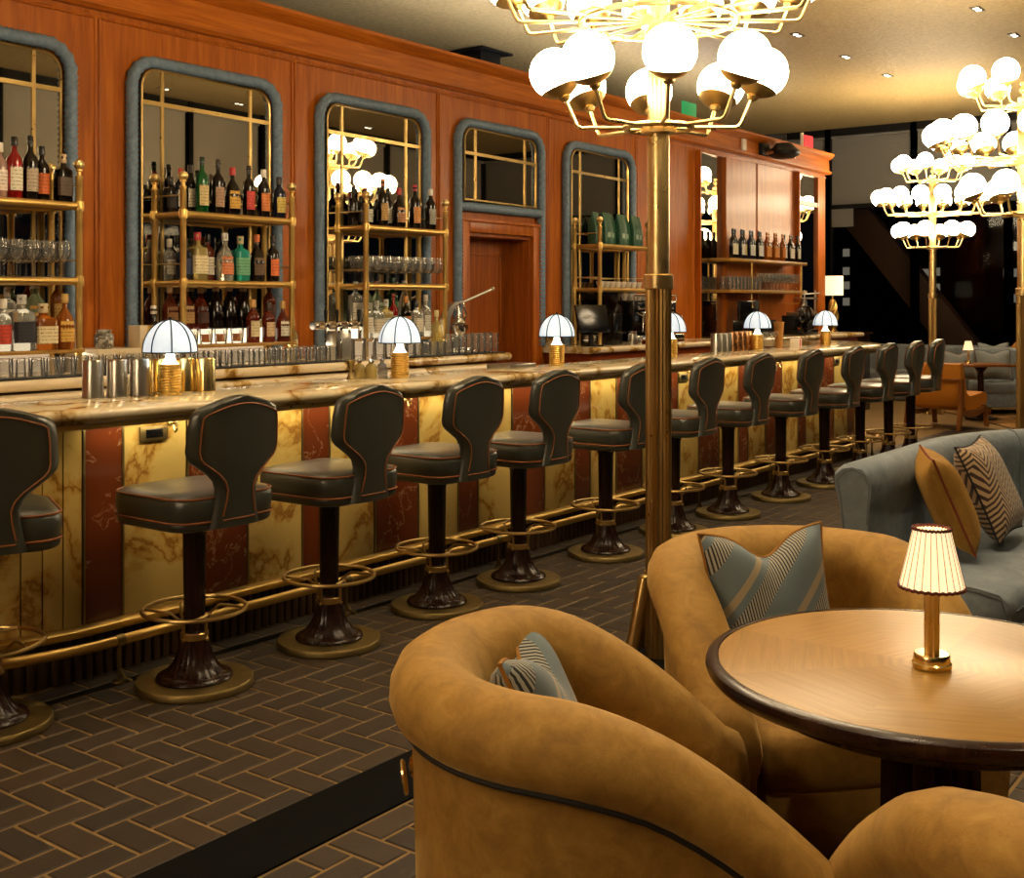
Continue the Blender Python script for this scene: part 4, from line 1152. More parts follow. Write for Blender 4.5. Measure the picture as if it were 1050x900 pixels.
hd = math.atan2(TB[1] - Bc[1], TB[0] - Bc[0])
place(c1, (-1.405, 3.10, .655), (-.75, .25, .055))
c2 = cushion('cushion', .40, .34, .15, M_str, M_ocord, .065, 'blue striped cushion tucked in the armchair seen from behind', pc)
place(c2, (-1.47, 2.06, .625), (.58, .42, 0))
c3 = cushion('cushion', .42, .42, .17, M_och, M_rcord, 0, 'ochre corduroy cushion with rust piping standing on its corner on the blue sofa', pc)
c4 = cushion('cushion', .44, .44, .16, M_zig, M_dcord, 0, 'brown zigzag cushion leaning behind the ochre one on the blue sofa', pc)

# ---- curved blue sofa
sf = thing('curved_sofa', 'blue grey velvet curved sofa facing right, beyond the gold armchairs', 'sofa', (0, 0, 0))
def sofapath(d):   # d = distance from the outer back line towards the seat
    x0 = -1.79; R0 = 1.35; cx, cy = x0 + R0, 5.60; r = R0 - d; pts = [(x0 + d, 4.58)]
    pts += [(x0 + d, 4.58 + (cy - 4.58) * k / 5) for k in range(1, 5)]
    pts += [(cx + r * math.cos(PI - PI / 2 * k / 24), cy + r * math.sin(PI - PI / 2 * k / 24)) for k in range(25)]
    pts += [(cx + .25 * k, cy + r) for k in range(1, 4)]
    return pts
def sofasweep(prof, shift=(0, 0)):
    cols = [sofapath(d) for d, z in prof]; rings = []
    for i in range(len(cols[0])): rings.append([(cols[j][i][0], cols[j][i][1], prof[j][1]) for j in range(len(prof))])
    # soften the near end
    c = Vector((sum(p[0] for p in rings[0]) / len(prof), 0, sum(p[2] for p in rings[0]) / len(prof)))
    e = [(c.x + (p[0] - c.x) * .90, p[1] - .03, c.z + (p[2] - c.z) * .93) for p in rings[0]]
    return MB().loft([e] + rings)
backp = [(.03, .10), (.03, .60), (.015, .70), (-.005, .77), (-.005, .82), (.03, .85), (.075, .86), (.12, .852), (.150, .82), (.160, .77), (.152, .70), (.148, .62), (.16, .40), (.16, .10)]
obj('backrest', sofasweep(backp), M_bvel, sf, smooth=60)
seatp = [(.158, .12), (.158, .40), (.20, .435), (.35, .445), (.56, .44), (.65, .425), (.685, .39), (.685, .33), (.668, .30), (.665, .12)]
obj('seat', sofasweep(seatp), M_bvel, sf, smooth=60)
pp = MB()
for d, z in ((.685, .36),):
    pth = sofapath(d); pp.tube([(x, y, z) for x, y in pth], .006, 6)
P0 = sofapath(0)
for d0_, z0 in ((0, 0),):
    pp.tube([(P0[0][0] + d, 4.554, z) for d, z in ((.040, .12), (.040, .62), (.028, .72), (.015, .79), (.045, .825), (.085, .835), (.125, .815), (.145, .77), (.14, .70), (.135, .62))], .006, 6)
    pp.tube([(P0[0][0] + d, 4.554, z) for d, z in ((.19, .40), (.35, .422), (.56, .417), (.64, .40), (.66, .34), (.645, .15))], .006, 6)
k = 13
pts = []
for d, z in backp[1:-1]:
    q = sofapath(d)[k]; pts.append((q[0], q[1], z + .002))
pp.tube(pts, .004, 6)
obj('piping', pp, mat('blue_grey_piping', '#5f6a73', .8), sf)
obj('plinth', sofasweep([(.05, 0), (.05, .12), (.64, .12), (.64, 0)]), M_dark, sf)
place(c3, (-1.495, 5.05, .675), (.42, .40, .03))
place(c4, (-1.42, 5.42, .68), (.02, .42, .03))

# ---------------------------------------------------------------- far lounge
rgm = mat('patterned_brown_rug', '#6a4a24', .95)
L(rgm, ramp(rgm, noise(rgm, coords(rgm, (1, 1, 1)), 5, 6, .65, 1.2), [(.35, '#4a3018'), (.5, '#8a6430'), (.65, '#a8824a')]), B(rgm).inputs['Base Color'])
R37 = .643
def at(X, Z): c_, s_ = math.cos(R37), math.sin(R37); return (X * c_ - Z * s_, X * s_ + Z * c_)
rx, ry = at(6.3, 15.4)
rug = obj('rug', MB().box(-.35, 2.4, -2.2, 1.0, 0, .012, .004), rgm); rug.location = (rx, ry, 0); rug.rotation_euler = (0, 0, R37)
tag(rug, 'patterned brown rug under the orange armchair and far blue sofa', 'rug')
# orange armchair: leather shell in a wooden frame
ax, ay = at(5.28, 14.15)
oa = thing('lounge_chair', 'orange leather armchair with wooden frame seen from behind at the far end of the bar', 'armchair', (ax, ay, .012), R37 - PI / 2 + .80)
def shellprof(o_):
    return [(-.34 - o_, .74), (-.30 - o_, .44), (-.255 - o_, .30), (-.19, .235 - o_), (.0, .25 - o_), (.30, .285 - o_)]
sh = MB()
outer = [(-.335, .775), (-.385, .765), (-.375, .60), (-.345, .42), (-.30, .28), (-.22, .215), (0, .215), (.26, .25), (.36, .28), (.39, .33), (.37, .39), (.28, .415), (0, .385), (-.12, .385), (-.19, .42), (-.235, .52), (-.275, .66), (-.30, .76)]
sh.loft([[(x, y, z) for y, z in outer] for x in (-.30, -.29, 0, .29, .30)]); obj('shell', sh, M_orange, oa, smooth=60)
for x in (-.32, .32):
    l_ = MB(); l_.loft([[(x - .022, y - .028, z), (x + .022, y - .028, z), (x + .022, y + .028, z), (x - .022, y + .028, z)] for y, z in ((-.47, 0), (-.43, .20), (-.40, .40), (-.405, .56), (-.408, .60))]); obj('leg', l_, M_walnut, oa)
    l_ = MB(); l_.loft([[(x - .02, y - .026, z), (x + .02, y - .026, z), (x + .02, y + .026, z), (x - .02, y + .026, z)] for y, z in ((.32, 0), (.29, .15), (.25, .26))]); obj('leg', l_, M_walnut, oa)
    l_ = MB(); l_.loft([[(x - .018, y, z - .03), (x + .018, y, z - .03), (x + .018, y, z + .03), (x - .018, y, z + .03)] for y, z in ((-.43, .21), (-.2, .17), (.05, .18), (.28, .23))]); obj('side_rail', l_, M_walnut, oa)
obj('cross_rail', MB().box(-.33, .33, -.41, -.385, .565, .595, .004), M_walnut, oa)
# far blue sofa
fx, fy_ = at(7.25, 15.9)
fs = thing('far_sofa', 'pale blue sofa facing the camera in the distance at the right edge', 'sofa', (fx, fy_, .012), R37 + PI)
b_ = MB().box(-1.2, 1.0, -.42, -.18, .12, .86, .05); obj('backrest', b_, M_bvel, fs, smooth=50)
obj('seat', MB().box(-1.2, 1.0, -.19, .42, .27, .44, .045), M_bvel, fs, smooth=50)
obj('base', MB().box(-1.19, .99, -.40, .39, .10, .28, .02), M_bvel, fs)
for x in (-1.1, .9):
    for y in (-.34, .32): obj('leg', MB().lathe([(.018, 0), (.028, .105)], 12, (x, y, 0)), M_walnut, fs)
def cush_at(X, Z, z, m, mp, label, w=.44, h=.40, spin=0, head=None):
    o = cushion('cushion', w, h, .15, m, mp, .04, label, 'cushions in the far lounge'); p = at(X, Z)
    place(o, (p[0], p[1], z), (R37 - PI / 2 if head is None else head, .30, spin)); return o
cush_at(6.42, 15.62, .67, M_greyc, M_dcord, 'grey cushion with dark edging on the far blue sofa', .48, .42)
cush_at(5.98, 15.66, .66, M_greyc, M_ocord, 'pale cushion on the far blue sofa half hidden by the small table', .44, .40)
# small tables with pleated lamps
def smalltable(X, Z, label):
    p = at(X, Z); t = thing('side_table', label, 'table', (p[0], p[1], .012), R37, 'small tables in the far lounge')
    obj('tabletop', MB().box(-.34, .34, -.28, .28, .675, .708, .01), M_walnut, t)
    obj('pedestal', MB().lathe([(.20, 0), (.20, .02), (.04, .05), (.035, .60), (.10, .676)], 24), M_dark, t); return t
t1 = smalltable(6.0, 15.0, 'small wooden table behind the orange armchair'); t2 = smalltable(6.78, 14.75, 'small wooden table at the right edge of the far lounge')
p = at(5.84, 15.0); dup(tl, (p[0], p[1], .72), 0, 'lit pleated lamp on the small table behind the orange armchair'); 
p = at(6.46, 14.75); dup(tl, (p[0], p[1], .72), 0, 'lit pleated lamp in the distance at the right edge of the photo')
# grey banquette along the far windows
bq = thing('banquette', 'long low grey banquette under the far windows beyond the end of the bar', 'banquette', (-5.4, 18.3, 0), PI)
obj('backrest', MB().box(-1.9, 3.2, -.40, -.22, 0, .84, .05), M_far, bq, smooth=50)
obj('seat', MB().box(-1.9, 3.2, -.23, .42, 0, .45, .05), M_far, bq, smooth=50)
cush_at(7.0, 17.0, .72, M_greyc, M_dcord, 'grey green cushion showing above the far sofa back', .46, .42)
cush_at(7.30, 17.0, .70, M_och, M_rcord, 'ochre cushion showing above the far sofa back', .40, .40, .5)

# ---------------------------------------------------------------- things on the bar
P_TIN = [(.030, 0), (.032, .004), (.040, .150), (.0415, .153), (.040, .155), (.037, .150), (.030, .008), (.001, .006)]
def tin(x, y, m, key, label, group, h=1):
    if key in meshcache: o = link_mesh('shaker_tin', meshcache[key])
    else:
        pr = [(.045, 0), (.0465, .003), (.0455, .008), (.043, .150), (.041, .155), (.001, .156)]
        o = obj('shaker_tin', MB().lathe(pr, 28, cap=False), m); meshcache[key] = o.data
    o.location = (x, y, 1.09); o.scale = (1, 1, h); tag(o, label, 'tin', group)
g = 'upturned shaker tins by the left dome lamp'
for i, (x, y) in enumerate(((-4.45, 2.955), (-4.42, 3.055), (-4.40, 3.155))): tin(x, y, M_steel, 'tins', 'upturned silver shaker tin, %s from the left of three by the left dome lamp' % ORD[i], g, 1.05)
for i, (x, y) in enumerate(((-4.485, 3.225), (-4.47, 3.325), (-4.43, 3.42), (-4.36, 3.48))): tin(x, y, M_gold, 'ting', 'upturned gold shaker tin, %s from the left of four behind the left dome lamp' % ORD[i], g, 1.0)
g = 'upturned shaker tins on the far part of the bar'
for i in range(3): tin(-4.43, 8.72 + i * .098, M_steel, 'tins', 'upturned silver shaker tin, %s from the left of three right of the brass column' % ORD[i], g)
for i in range(4): tin(-4.43, 9.02 + i * .098, M_copper, 'tinc', 'upturned copper shaker tin, %s from the left of four on the bar' % ORD[i], g, 1.05)
# dasher bottles and a jigger by the second lamp
for i, (x, y, gc) in enumerate(((-4.47, 4.60, 'yellow'), (-4.47, 4.69, 'clear'), (-4.43, 4.645, 'yellow'), (-4.43, 4.735, 'clear'), (-4.38, 4.60, 'yellow'))):
    key = 'dash' + gc
    pr = [(.001, 0), (.028, 0), (.030, .004), (.030, .055), (.024, .07), (.010, .08), (.010, .095)]
    if key in meshcache: o = link_mesh('dasher_bottle', meshcache[key], loc=(x, y, 1.09))
    else: o = obj('dasher_bottle', MB().lathe(pr, 20), GL[gc], loc=(x, y, 1.09)); meshcache[key] = o.data
    if 'dcap' in meshcache: link_mesh('dasher_spout', meshcache['dcap'], o)
    else: meshcache['dcap'] = obj('dasher_spout', MB().lathe([(.013, .088), (.013, .098), (.005, .104), (.003, .125), (.001, .126)], 14), M_chrome, o).data
    tag(o, 'small glass dasher bottle, %s of five beside the second dome lamp' % ORD[i], 'bottle', 'dasher bottles on the bar')
jg = obj('jigger', MB().lathe([(.001, .002), (.020, 0), (.024, .004), (.008, .045), (.009, .05), (.026, .10), (.024, .10), (.007, .055), (.001, .05)], 24), M_bronze, loc=(-4.45, 4.515, 1.09))
tag(jg, 'hourglass shaped metal jigger left of the dasher bottles on the bar', 'jigger')
for i in range(4):
    put('stemmed_glass', 'coupe', P_COUPE, -4.45 + (i % 2) * .05, 9.50 + i * .085, 1.09, 'stemmed coupe beside the tan paper cups on the bar, %s from the left' % ORD[i], 'coupes at the far end of the bar')
pc_ = obj('paper_cup_stack', MB().lathe([(.030, 0), (.032, .01), (.046, .22), (.049, .225), (.049, .235), (.044, .235), (.001, .225)], 24), mat('kraft_cup_paper', '#b07a3c', .8), loc=(-4.42, 9.93, 1.09))
tag(pc_, 'tall stack of tan paper cups on the far end of the bar', 'cups')
nb = thing('napkin_box', 'small red and white box on the far end of the bar', 'box', (-4.36, 10.17, 1.09), .2)
obj('box_body', MB().box(-.04, .04, -.07, .07, 0, .08, .004), mat('white_card', '#e6ddd0', .7), nb)
obj('red_panel', MB().box(.0402, .0415, -.035, .02, .004, .076), mat('red_card', '#b02a24', .6), nb)
tr = obj('drip_tray', MB().box(-.09, .09, -.14, .14, 0, .03, .006), M_steel, loc=(-4.40, 5.88, 1.09)); tag(tr, 'low steel tray on the bar left of the third dome lamp', 'tray')

# ---------------------------------------------------------------- things on the back counter
tap = thing('tap_tower', 'chrome tower of four taps with black handles left of the wine glass shelves', 'beer taps', (-5.80, 5.72, 1.105))
p_ = MB(); p_.box(-.05, .05, -.03, .12, 0, .20, .006); obj('steel_box', p_, M_steel, tap)
p_ = MB(); p_.tube([(0, -.20, .24), (0, .22, .24)], .030, 16); p_.tube([(0, .05, .19), (0, .05, .24)], .025, 12); obj('pipe', p_, M_chrome, tap)
for k in range(4):
    y = -.15 + k * .105; p_ = MB()
    p_.lathe([(.016, 0), (.020, .015), (.014, .03), (.014, .06), (.020, .065), (.012, .075)], 14, M=T(.02, y, .24) @ R(PI / 2, 'Y'))
    p_.tube([(.07, y, .24), (.085, y, .22), (.088, y, .185)], [.012, .011, .008], 10); f_ = obj('faucet', p_, M_chrome, tap)
    obj('tap_handle', MB().lathe([(.006, .255), (.009, .27), (.014, .33), (.010, .345), (.001, .348)], 12, (.075, y, 0)), M_black, f_)
tag(obj('stone_step', MB().box(-6.15, -5.82, 3.90, 4.35, 1.105, 1.235, .004), M_whitem), 'low pale stone step under the ceramic jar between the two left shelf units', 'step')
mb_ = obj('marble_block', MB().box(-.06, .06, -.065, .065, 0, .13, .005), M_whitem, loc=(-5.92, 4.27, 1.235)); tag(mb_, 'pale marble block on the back counter between the two left shelf units', 'block')
jr = obj('ceramic_jar', MB().lathe([(.001, 0), (.040, 0), (.052, .02), (.055, .06), (.048, .085), (.036, .092), (.042, .10), (.042, .108), (.001, .112)], 24), marble('painted_ceramic', '#d8d4c8', '#8a8478', '#38342e', 9, .3, .2), loc=(-5.90, 3.99, 1.235))
tag(jr, 'patterned grey ceramic jar right of the leftmost shelf post', 'jar')
# lever juice press
jp = thing('juice_press', 'chrome lever citrus press with its handle raised in front of the service door', 'juicer', (-5.93, 7.17, 1.105), -.1)
obj('base', MB().box(-.09, .12, -.10, .10, 0, .035, .01), M_chrome, jp)
p_ = MB(); p_.loft([[(x - a, y - .03, z), (x + a, y - .03, z), (x + a, y + .03, z), (x - a, y + .03, z)] for x, y, z, a in ((0, -.10, .03, .035), (0, -.115, .15, .03), (0, -.10, .27, .03), (0, -.05, .36, .03), (0, .02, .40, .028), (0, .06, .40, .026))]); obj('frame', p_, M_steel, jp, smooth=60)
p_ = MB(); p_.box(-.07, .0, -.21, -.12, 0, .17, .006); obj('side_box', p_, M_steel, jp)
p_ = MB(); p_.lathe([(.001, .12), (.03, .13), (.06, .17), (.075, .215), (.078, .215), (.065, .165), (.02, .125)], 24, (.0, .05, 0)); obj('bowl', p_, M_chrome, jp)
p_ = MB(); p_.lathe([(.055, .215), (.06, .235), (.05, .255), (.02, .275), (.014, .29), (.014, .40)], 20, (0, .05, 0)); obj('press_cone', p_, M_chrome, jp)
p_ = MB()
for x in (-.045, .045): p_.tube([(x, .05, .22), (x, .085, .30), (x, .05, .39)], .008, 8)
obj('yoke', p_, M_chrome, jp)
p_ = MB(); p_.tube([(0, .02, .385), (0, .10, .40), (0, .20, .43), (0, .42, .50)], [.014, .012, .010, .012], 10); p_.sphere((0, .44, .507), .017, 12, 8); obj('lever', p_, M_steel, jp)

# coffee corner
em = thing('espresso_machine', 'black and chrome espresso machine on the coffee counter, cups on top', 'coffee machine', (-5.90, 10.02, 1.10))
obj('body', MB().box(-.26, .16, -.42, .42, .10, .42, .02), M_blackg, em)
obj('drip_base', MB().box(-.26, .25, -.42, .42, 0, .09, .01), M_chrome, em)
obj('back_panel', MB().box(-.25, .02, -.42, .42, .09, .12), M_black, em)
obj('top_rail', MB().tube([(.16, -.41, .47), (.16, .41, .47)], .009, 8).tube([(.16, -.41, .42), (.16, -.41, .47)], .007, 8).tube([(.16, .41, .42), (.16, .41, .47)], .007, 8), M_chrome, em)
for k in range(3):
    y = -.26 + .26 * k; p_ = MB(); p_.lathe([(.036, .20), (.040, .22), (.040, .30), (.03, .31)], 18, (.18, y, 0)); p_.tube([(.20, y, .215), (.33, y, .20)], [.012, .015], 10); p_.box(.16, .165, y - .08, y + .08, .33, .40, .004)
    obj('group_head', p_, M_chrome, em)
for y in (-.38, .38): obj('steam_wand', MB().tube([(.17, y, .30), (.24, y, .27), (.24, y, .12)], .006, 8), M_chrome, em)
gd = thing('coffee_grinder', 'black coffee grinder with a tall hopper left of the espresso machine', 'grinder', (-5.88, 9.40, 1.10))
obj('body', MB().box(-.09, .10, -.08, .08, 0, .30, .02), M_blackg, gd)
obj('hopper', MB().lathe([(.04, .30), (.075, .40), (.08, .47), (.001, .48)], 20), GL['dark'], gd)
obj('dosing_fork', MB().tube([(.10, -.03, .12), (.16, -.03, .12), (.16, .03, .12), (.10, .03, .12)], .006, 6), M_chrome, gd)
ps = thing('order_screen', 'black order screen on a stand on the coffee counter beside the door', 'screen', (-5.83, 9.02, 1.10), -.25)
obj('stand', MB().box(-.08, .08, -.07, .07, 0, .015, .004).box(-.03, -.01, -.02, .02, .01, .2), M_black, ps)
sc_ = obj('screen_back', MB().box(-.012, .012, -.19, .19, -.13, .13, .006, T(.0, 0, .25) @ R(-.25, 'Y')), M_blackg, ps)
pt = thing('milk_pitcher', 'steel milk pitcher leaning place beside the coffee grinder', 'pitcher', (-5.72, 9.55, 1.10))
pt['label'] = 'small steel milk pitcher in front of the coffee grinder'
obj('jug', MB().lathe([(.001, 0), (.045, 0), (.048, .01), (.040, .09), (.036, .12), (.040, .13), (.036, .128), (.001, .02)], 20), M_steel, pt)
obj('handle', MB().tube([(0, -.038, .11), (0, -.075, .10), (0, -.075, .04), (0, -.046, .025)], .006, 8), M_steel, pt)
P_CUP = [(.001, 0), (.022, 0), (.024, .004), (.038, .05), (.040, .062), (.037, .062), (.034, .05), (.020, .008), (.001, .006)]
M_white = mat('white_china', '#ddd2bf', .3)
def cup(x, y, z, label, group):
    if 'cup' in meshcache: o = link_mesh('coffee_cup', meshcache['cup'])
    else: o = obj('coffee_cup', MB().lathe(P_CUP, 18, cap=False), M_white); meshcache['cup'] = o.data
    if 'cuph' in meshcache: link_mesh('handle', meshcache['cuph'], o)
    else: meshcache['cuph'] = obj('handle', MB().tube([(0, .034, .05), (0, .055, .045), (0, .052, .022), (0, .028, .016)], .004, 6), M_white, o).data
    o.location = (x, y, z); tag(o, label, 'cup', group)
for r_ in range(2):
    for i in range(8): cup(-5.80 - .1 * r_, 9.69 + i * .094, 1.52, 'white cup on top of the espresso machine, %s from the left in the %s row' % (ORD[i], ('front', 'rear')[r_]), 'cups on the espresso machine')
for i in range(8): cup(-5.91, 9.28 + i * .098, 1.635, 'white cup on the shelf under the green bags, %s from the left' % ORD[i], 'cups under the green bags')
M_bag = mat('green_foil_bag', '#1d4a33', .4); bump(M_bag, noise(M_bag, coords(M_bag), 14, 4), .4, .01)
for i, (y, lean) in enumerate(((9.28, .1), (9.40, -.05), (9.53, .05), (9.66, 0), (9.79, -.06), (9.91, .05), (10.03, -.05))):
    if 'bag' in meshcache: o = link_mesh('coffee_bag', meshcache['bag'])
    else:
        mb = MB(); rr = []
        for hx, hy, z in ((.045, .060, 0), (.048, .062, .03), (.045, .061, .15), (.030, .060, .22), (.012, .058, .27), (.004, .056, .30)):
            rr.append([(x * hx / .05, y2 * hy / .05, z) for x, y2 in rsq(.05, .012, 3)])
        mb.loft(rr); o = obj('coffee_bag', mb, M_bag, smooth=60); meshcache['bag'] = o.data
    if 'bagl' in meshcache: link_mesh('label', meshcache['bagl'], o)
    else: meshcache['bagl'] = obj('label', MB().box(.0455, .0470, -.025, .025, .05, .115), mat('grey_green_label', '#8a9a84', .6), o).data
    o.location = (-5.93 if i % 2 else -5.97, y, 2.045); o.rotation_euler = (0, 0, lean)
    tag(o, 'green foil coffee bag on the top shelf by the column, %s from the left' % ORD[i], 'bag', 'green coffee bags')

# wine shelves at the far end of the bar wall
ws = thing('wine_shelf', 'pair of long brass edged wall shelves holding wine bottles and glasses', 'shelf', (-6.05, 13.06, 1.645))
for z in (0, .355): obj('shelf_board', MB().box(-.13, .14, -1.08, 1.08, z - .035, z, .004), M_tan, ws)
for y in (-.45, .98):
    p_ = MB(); p_.tube([(.10, y, -.19), (.10, y, .36)], .013, 10); p_.sphere((.10, y, -.20), .018, 10, 8); obj('hanging_rod', p_, M_brassr, ws)
    obj('wall_bracket', MB().tube([(.10, y, -.16), (-.145, y, -.16)], .009, 8), M_brassr, ws)
wl_ = [('dark', '#d0c8b0', '#20242c'), ('dark', '#c8c0a4', '#20242c'), ('navy', '#d4d0c4', '#303848'), ('dark', '#c0a870', '#18181c'), ('navy', '#c8c8c8', '#8890a0'), ('navy', '#d4d0c4', '#28304a'), ('dark', '#d8d4cc', '#30303a'), ('dark', '#ccd0d4', '#505868'),
       ('amber', '#d08830', '#e0b080'), ('amber', '#d08830', '#d8a060'), ('amber', '#d08830', '#e0b080'), ('amber', '#d08830', '#d8a060'), ('amber', '#c87828', '#e0b080'), ('dark', '#d4d0c0', '#202020'), ('dark', '#d8d4c8', '#c0a080'), ('whisky', '#ccc4b0', '#202020'), ('dark', '#d8d4c4', '#181818')]
cn = {'dark': 'dark', 'navy': 'blue black', 'amber': 'orange', 'whisky': 'red brown'}
for i, (gl, lb, cp) in enumerate(wl_):
    bottle(-5.955 - (.03 if i % 2 else 0), 12.13 + i * .113, 2.0, 'wine', .040, .32, gl, lb, cp, '%s wine bottle on the far wall shelf, %s from the left' % (cn[gl], ordn(i)), 'wine bottles on the far wall shelf')
for r_ in range(2):
    for i in range(9): put('highball_glass', 'high', P_HIGH, -5.96 - .09 * r_, 12.08 + i * .095, 1.645, 'straight glass on the lower far wall shelf, %s from the left in the %s row' % (ORD[i], ('front', 'rear')[r_]), 'straight glasses on the lower wall shelf')
    for i in range(10): put('wine_glass', 'wineg', P_WINE, -5.97 - .09 * r_, 13.02 + i * .102, 1.645, 'stemmed glass on the lower far wall shelf, %s from the left in the %s row' % (ORD[i], ('front', 'rear')[r_]), 'stemmed glasses on the lower wall shelf')
# dark equipment under the wine shelves
fm = thing('flywheel_slicer', 'black hand-cranked slicer with a big spoked flywheel under the wine shelves', 'slicer', (-5.86, 13.55, 1.10))
obj('base', MB().box(-.16, .14, -.05, .50, 0, .07, .015), M_blackg, fm)
w_ = MB(); w_.tube([(.18, .17 * math.cos(2 * PI * k / 40), .19 + .17 * math.sin(2 * PI * k / 40)) for k in range(40)], .014, 8, True)
for k in range(6):
    a = 2 * PI * k / 6; w_.tube([(.18, .03 * math.cos(a), .19 + .03 * math.sin(a)), (.18, .165 * math.cos(a + .3), .19 + .165 * math.sin(a + .3))], .009, 6)
w_.lathe([(.035, -.02), (.035, .03)], 16, M=T(.18, 0, .19) @ R(PI / 2, 'Y')); w_.tube([(.19, .12, .22), (.25, .12, .22)], .010, 8)
obj('flywheel', w_, M_blackg, fm)
obj('axle', MB().tube([(.18, 0, .19), (-.05, 0, .19)], .02, 10).box(-.12, .05, -.04, .06, .06, .24, .01), M_black, fm)
obj('carriage', MB().box(-.12, .12, .10, .48, .24, .28, .006).tube([(.11, .12, .25), (.11, .12, .55)], .010, 8).tube([(.11, .46, .25), (.11, .46, .55)], .010, 8).box(-.02, .13, .10, .50, .44, .46, .004).tube([(.05, .2, .5), (.05, .75, .52)], .008, 8).lathe([(.03, .30), (.05, .34), (.04, .42), (.02, .44)], 14, (.03, .28, 0)), M_steel, fm)
obj('blade', MB().lathe([(.14, -.006), (.145, 0), (.14, .006)], 32, M=T(.06, .22, .22) @ R(PI / 2, 'X')), M_chrome, fm)
rg_ = obj('point_of_sale', MB().box(-.14, .14, -.30, .30, 0, .20, .02).box(-.10, -.06, -.26, .26, .2, .42, .01), M_blackg, loc=(-5.88, 12.55, 1.10)); tag(rg_, 'low black till and screen on the counter under the wine shelves', 'till'); rg_.name = 'cash_register'
cs = MB().box(-.42, .42, -.30, .30, 0, 1.06, .01); cso = thing('host_stand', 'tall dark cabinet beyond the end of the bar wall carrying the drum lamp', 'cabinet', (-6.28, 15.95, 0))
obj('carcass', cs, M_dark, cso); obj('cabinet_top', MB().box(-.45, .45, -.33, .33, 1.06, 1.09, .006), M_dark, cso)
dl = thing('drum_lamp', 'lamp with white drum shade and twisted brass base at the far end of the bar', 'lamp', (-6.27, 15.90, 1.09))
tw = MB(); rr = []
for k in range(25):
    z = .02 + .43 * k / 24; r0 = .055 * math.sin(PI * (.12 + .80 * k / 24)) + .018
    rr.append([(r0 * (1 + .16 * math.cos(4 * a)) * math.cos(a + z * 9), r0 * (1 + .16 * math.cos(4 * a)) * math.sin(a + z * 9), z) for a in [2 * PI * q / 32 for q in range(32)]])
tw.loft(rr); tw.lathe([(.07, 0), (.07, .02)], 24); tw.tube([(0, 0, .44), (0, 0, .60)], .008, 8); obj('twisted_base', tw, M_brassr, dl, smooth=60)
sh = MB(); rr = [[(r * math.cos(2 * PI * k / 48), r * math.sin(2 * PI * k / 48), z) for k in range(48)] for r, z in ((.143, .51), (.143, .78))]; sh.loft(rr, True, False); obj('lamp_shade', sh, M_drum, dl)
obj('bulb', MB().sphere((0, 0, .63), .03, 12, 8), M_bulb, dl)

# ---------------------------------------------------------------- fittings on and above the bar wall
sp = thing('spotlight', 'black adjustable spotlight mounted on the cornice of the bar wall', 'spotlight', (-6.14, 13.55, 3.37))
obj('mount', MB().box(-.05, .03, -.30, -.08, -.07, .07, .01), M_black, sp)
p_ = MB(); p_.tube([(.02, -.2, -.05), (.10, -.05, -.02), (.12, .05, .02)], .02, 8); obj('arm', p_, M_walnut, sp)
p_ = MB(); p_.lathe([(.001, .10), (.10, .09), (.15, .03), (.20, -.01), (.19, -.05), (.12, -.09), (.001, -.10)], 24, (.14, .08, 0)); obj('hood', p_, M_black, sp)
p_ = MB()
for y in (.06, .16): p_.lathe([(.032, -.095), (.03, -.10), (.001, -.102)], 14, (.22, y, .012))
obj('lens', p_, M_chrome, sp)
se = tag(obj('wall_sensor', MB().box(-6.16, -6.13, 12.76, 12.86, 3.30, 3.44, .008), mat('white_plastic', '#d8cfc4', .5)), 'small white plastic sensor on the cornice left of the black spotlight', 'sensor')
tvb = thing('wall_speaker', 'flat dark speaker box standing on top of the bar wall', 'speaker', (-6.75, 15.0, 3.525), -PI / 2 + .35)
obj('cabinet', MB().box(-.06, .06, -.17, .17, 0, .27, .02), M_black, tvb); obj('grille', MB().box(.06, .066, -.15, .15, .02, .25, .004), M_rubber, tvb)
ex = thing('exit_sign', 'red illuminated exit sign standing on the far end of the bar wall', 'sign', (-6.45, 15.37, 3.525), -.15)
M_redl = mat('lit_red_acrylic', '#b01820', .4); B(M_redl).inputs['Emission Color'].default_value = (1, .06, .07, 1); B(M_redl).inputs['Emission Strength'].default_value = .55
obj('panel', MB().box(.02, .035, -.08, .14, .05, .27, .004), M_redl, ex)
obj('bracket', MB().box(-.02, .02, -.10, -.075, 0, .30, .004).box(-.03, .03, -.13, -.05, 0, .03, .004), M_white, ex)
gx = thing('exit_sign', 'green illuminated exit sign hanging above the bar wall behind the globe lights', 'sign', (-6.45, 12.02, 3.525), 0)
M_grl = mat('lit_green_acrylic', '#0d7a3c', .4); B(M_grl).inputs['Emission Color'].default_value = (.03, .62, .2, 1); B(M_grl).inputs['Emission Strength'].default_value = .3
obj('panel', MB().box(-.012, .012, -.16, .16, .05, .27, .004), M_grl, gx); obj('bracket', MB().box(-.02, .02, -.03, .03, 0, .06, .004), M_black, gx)

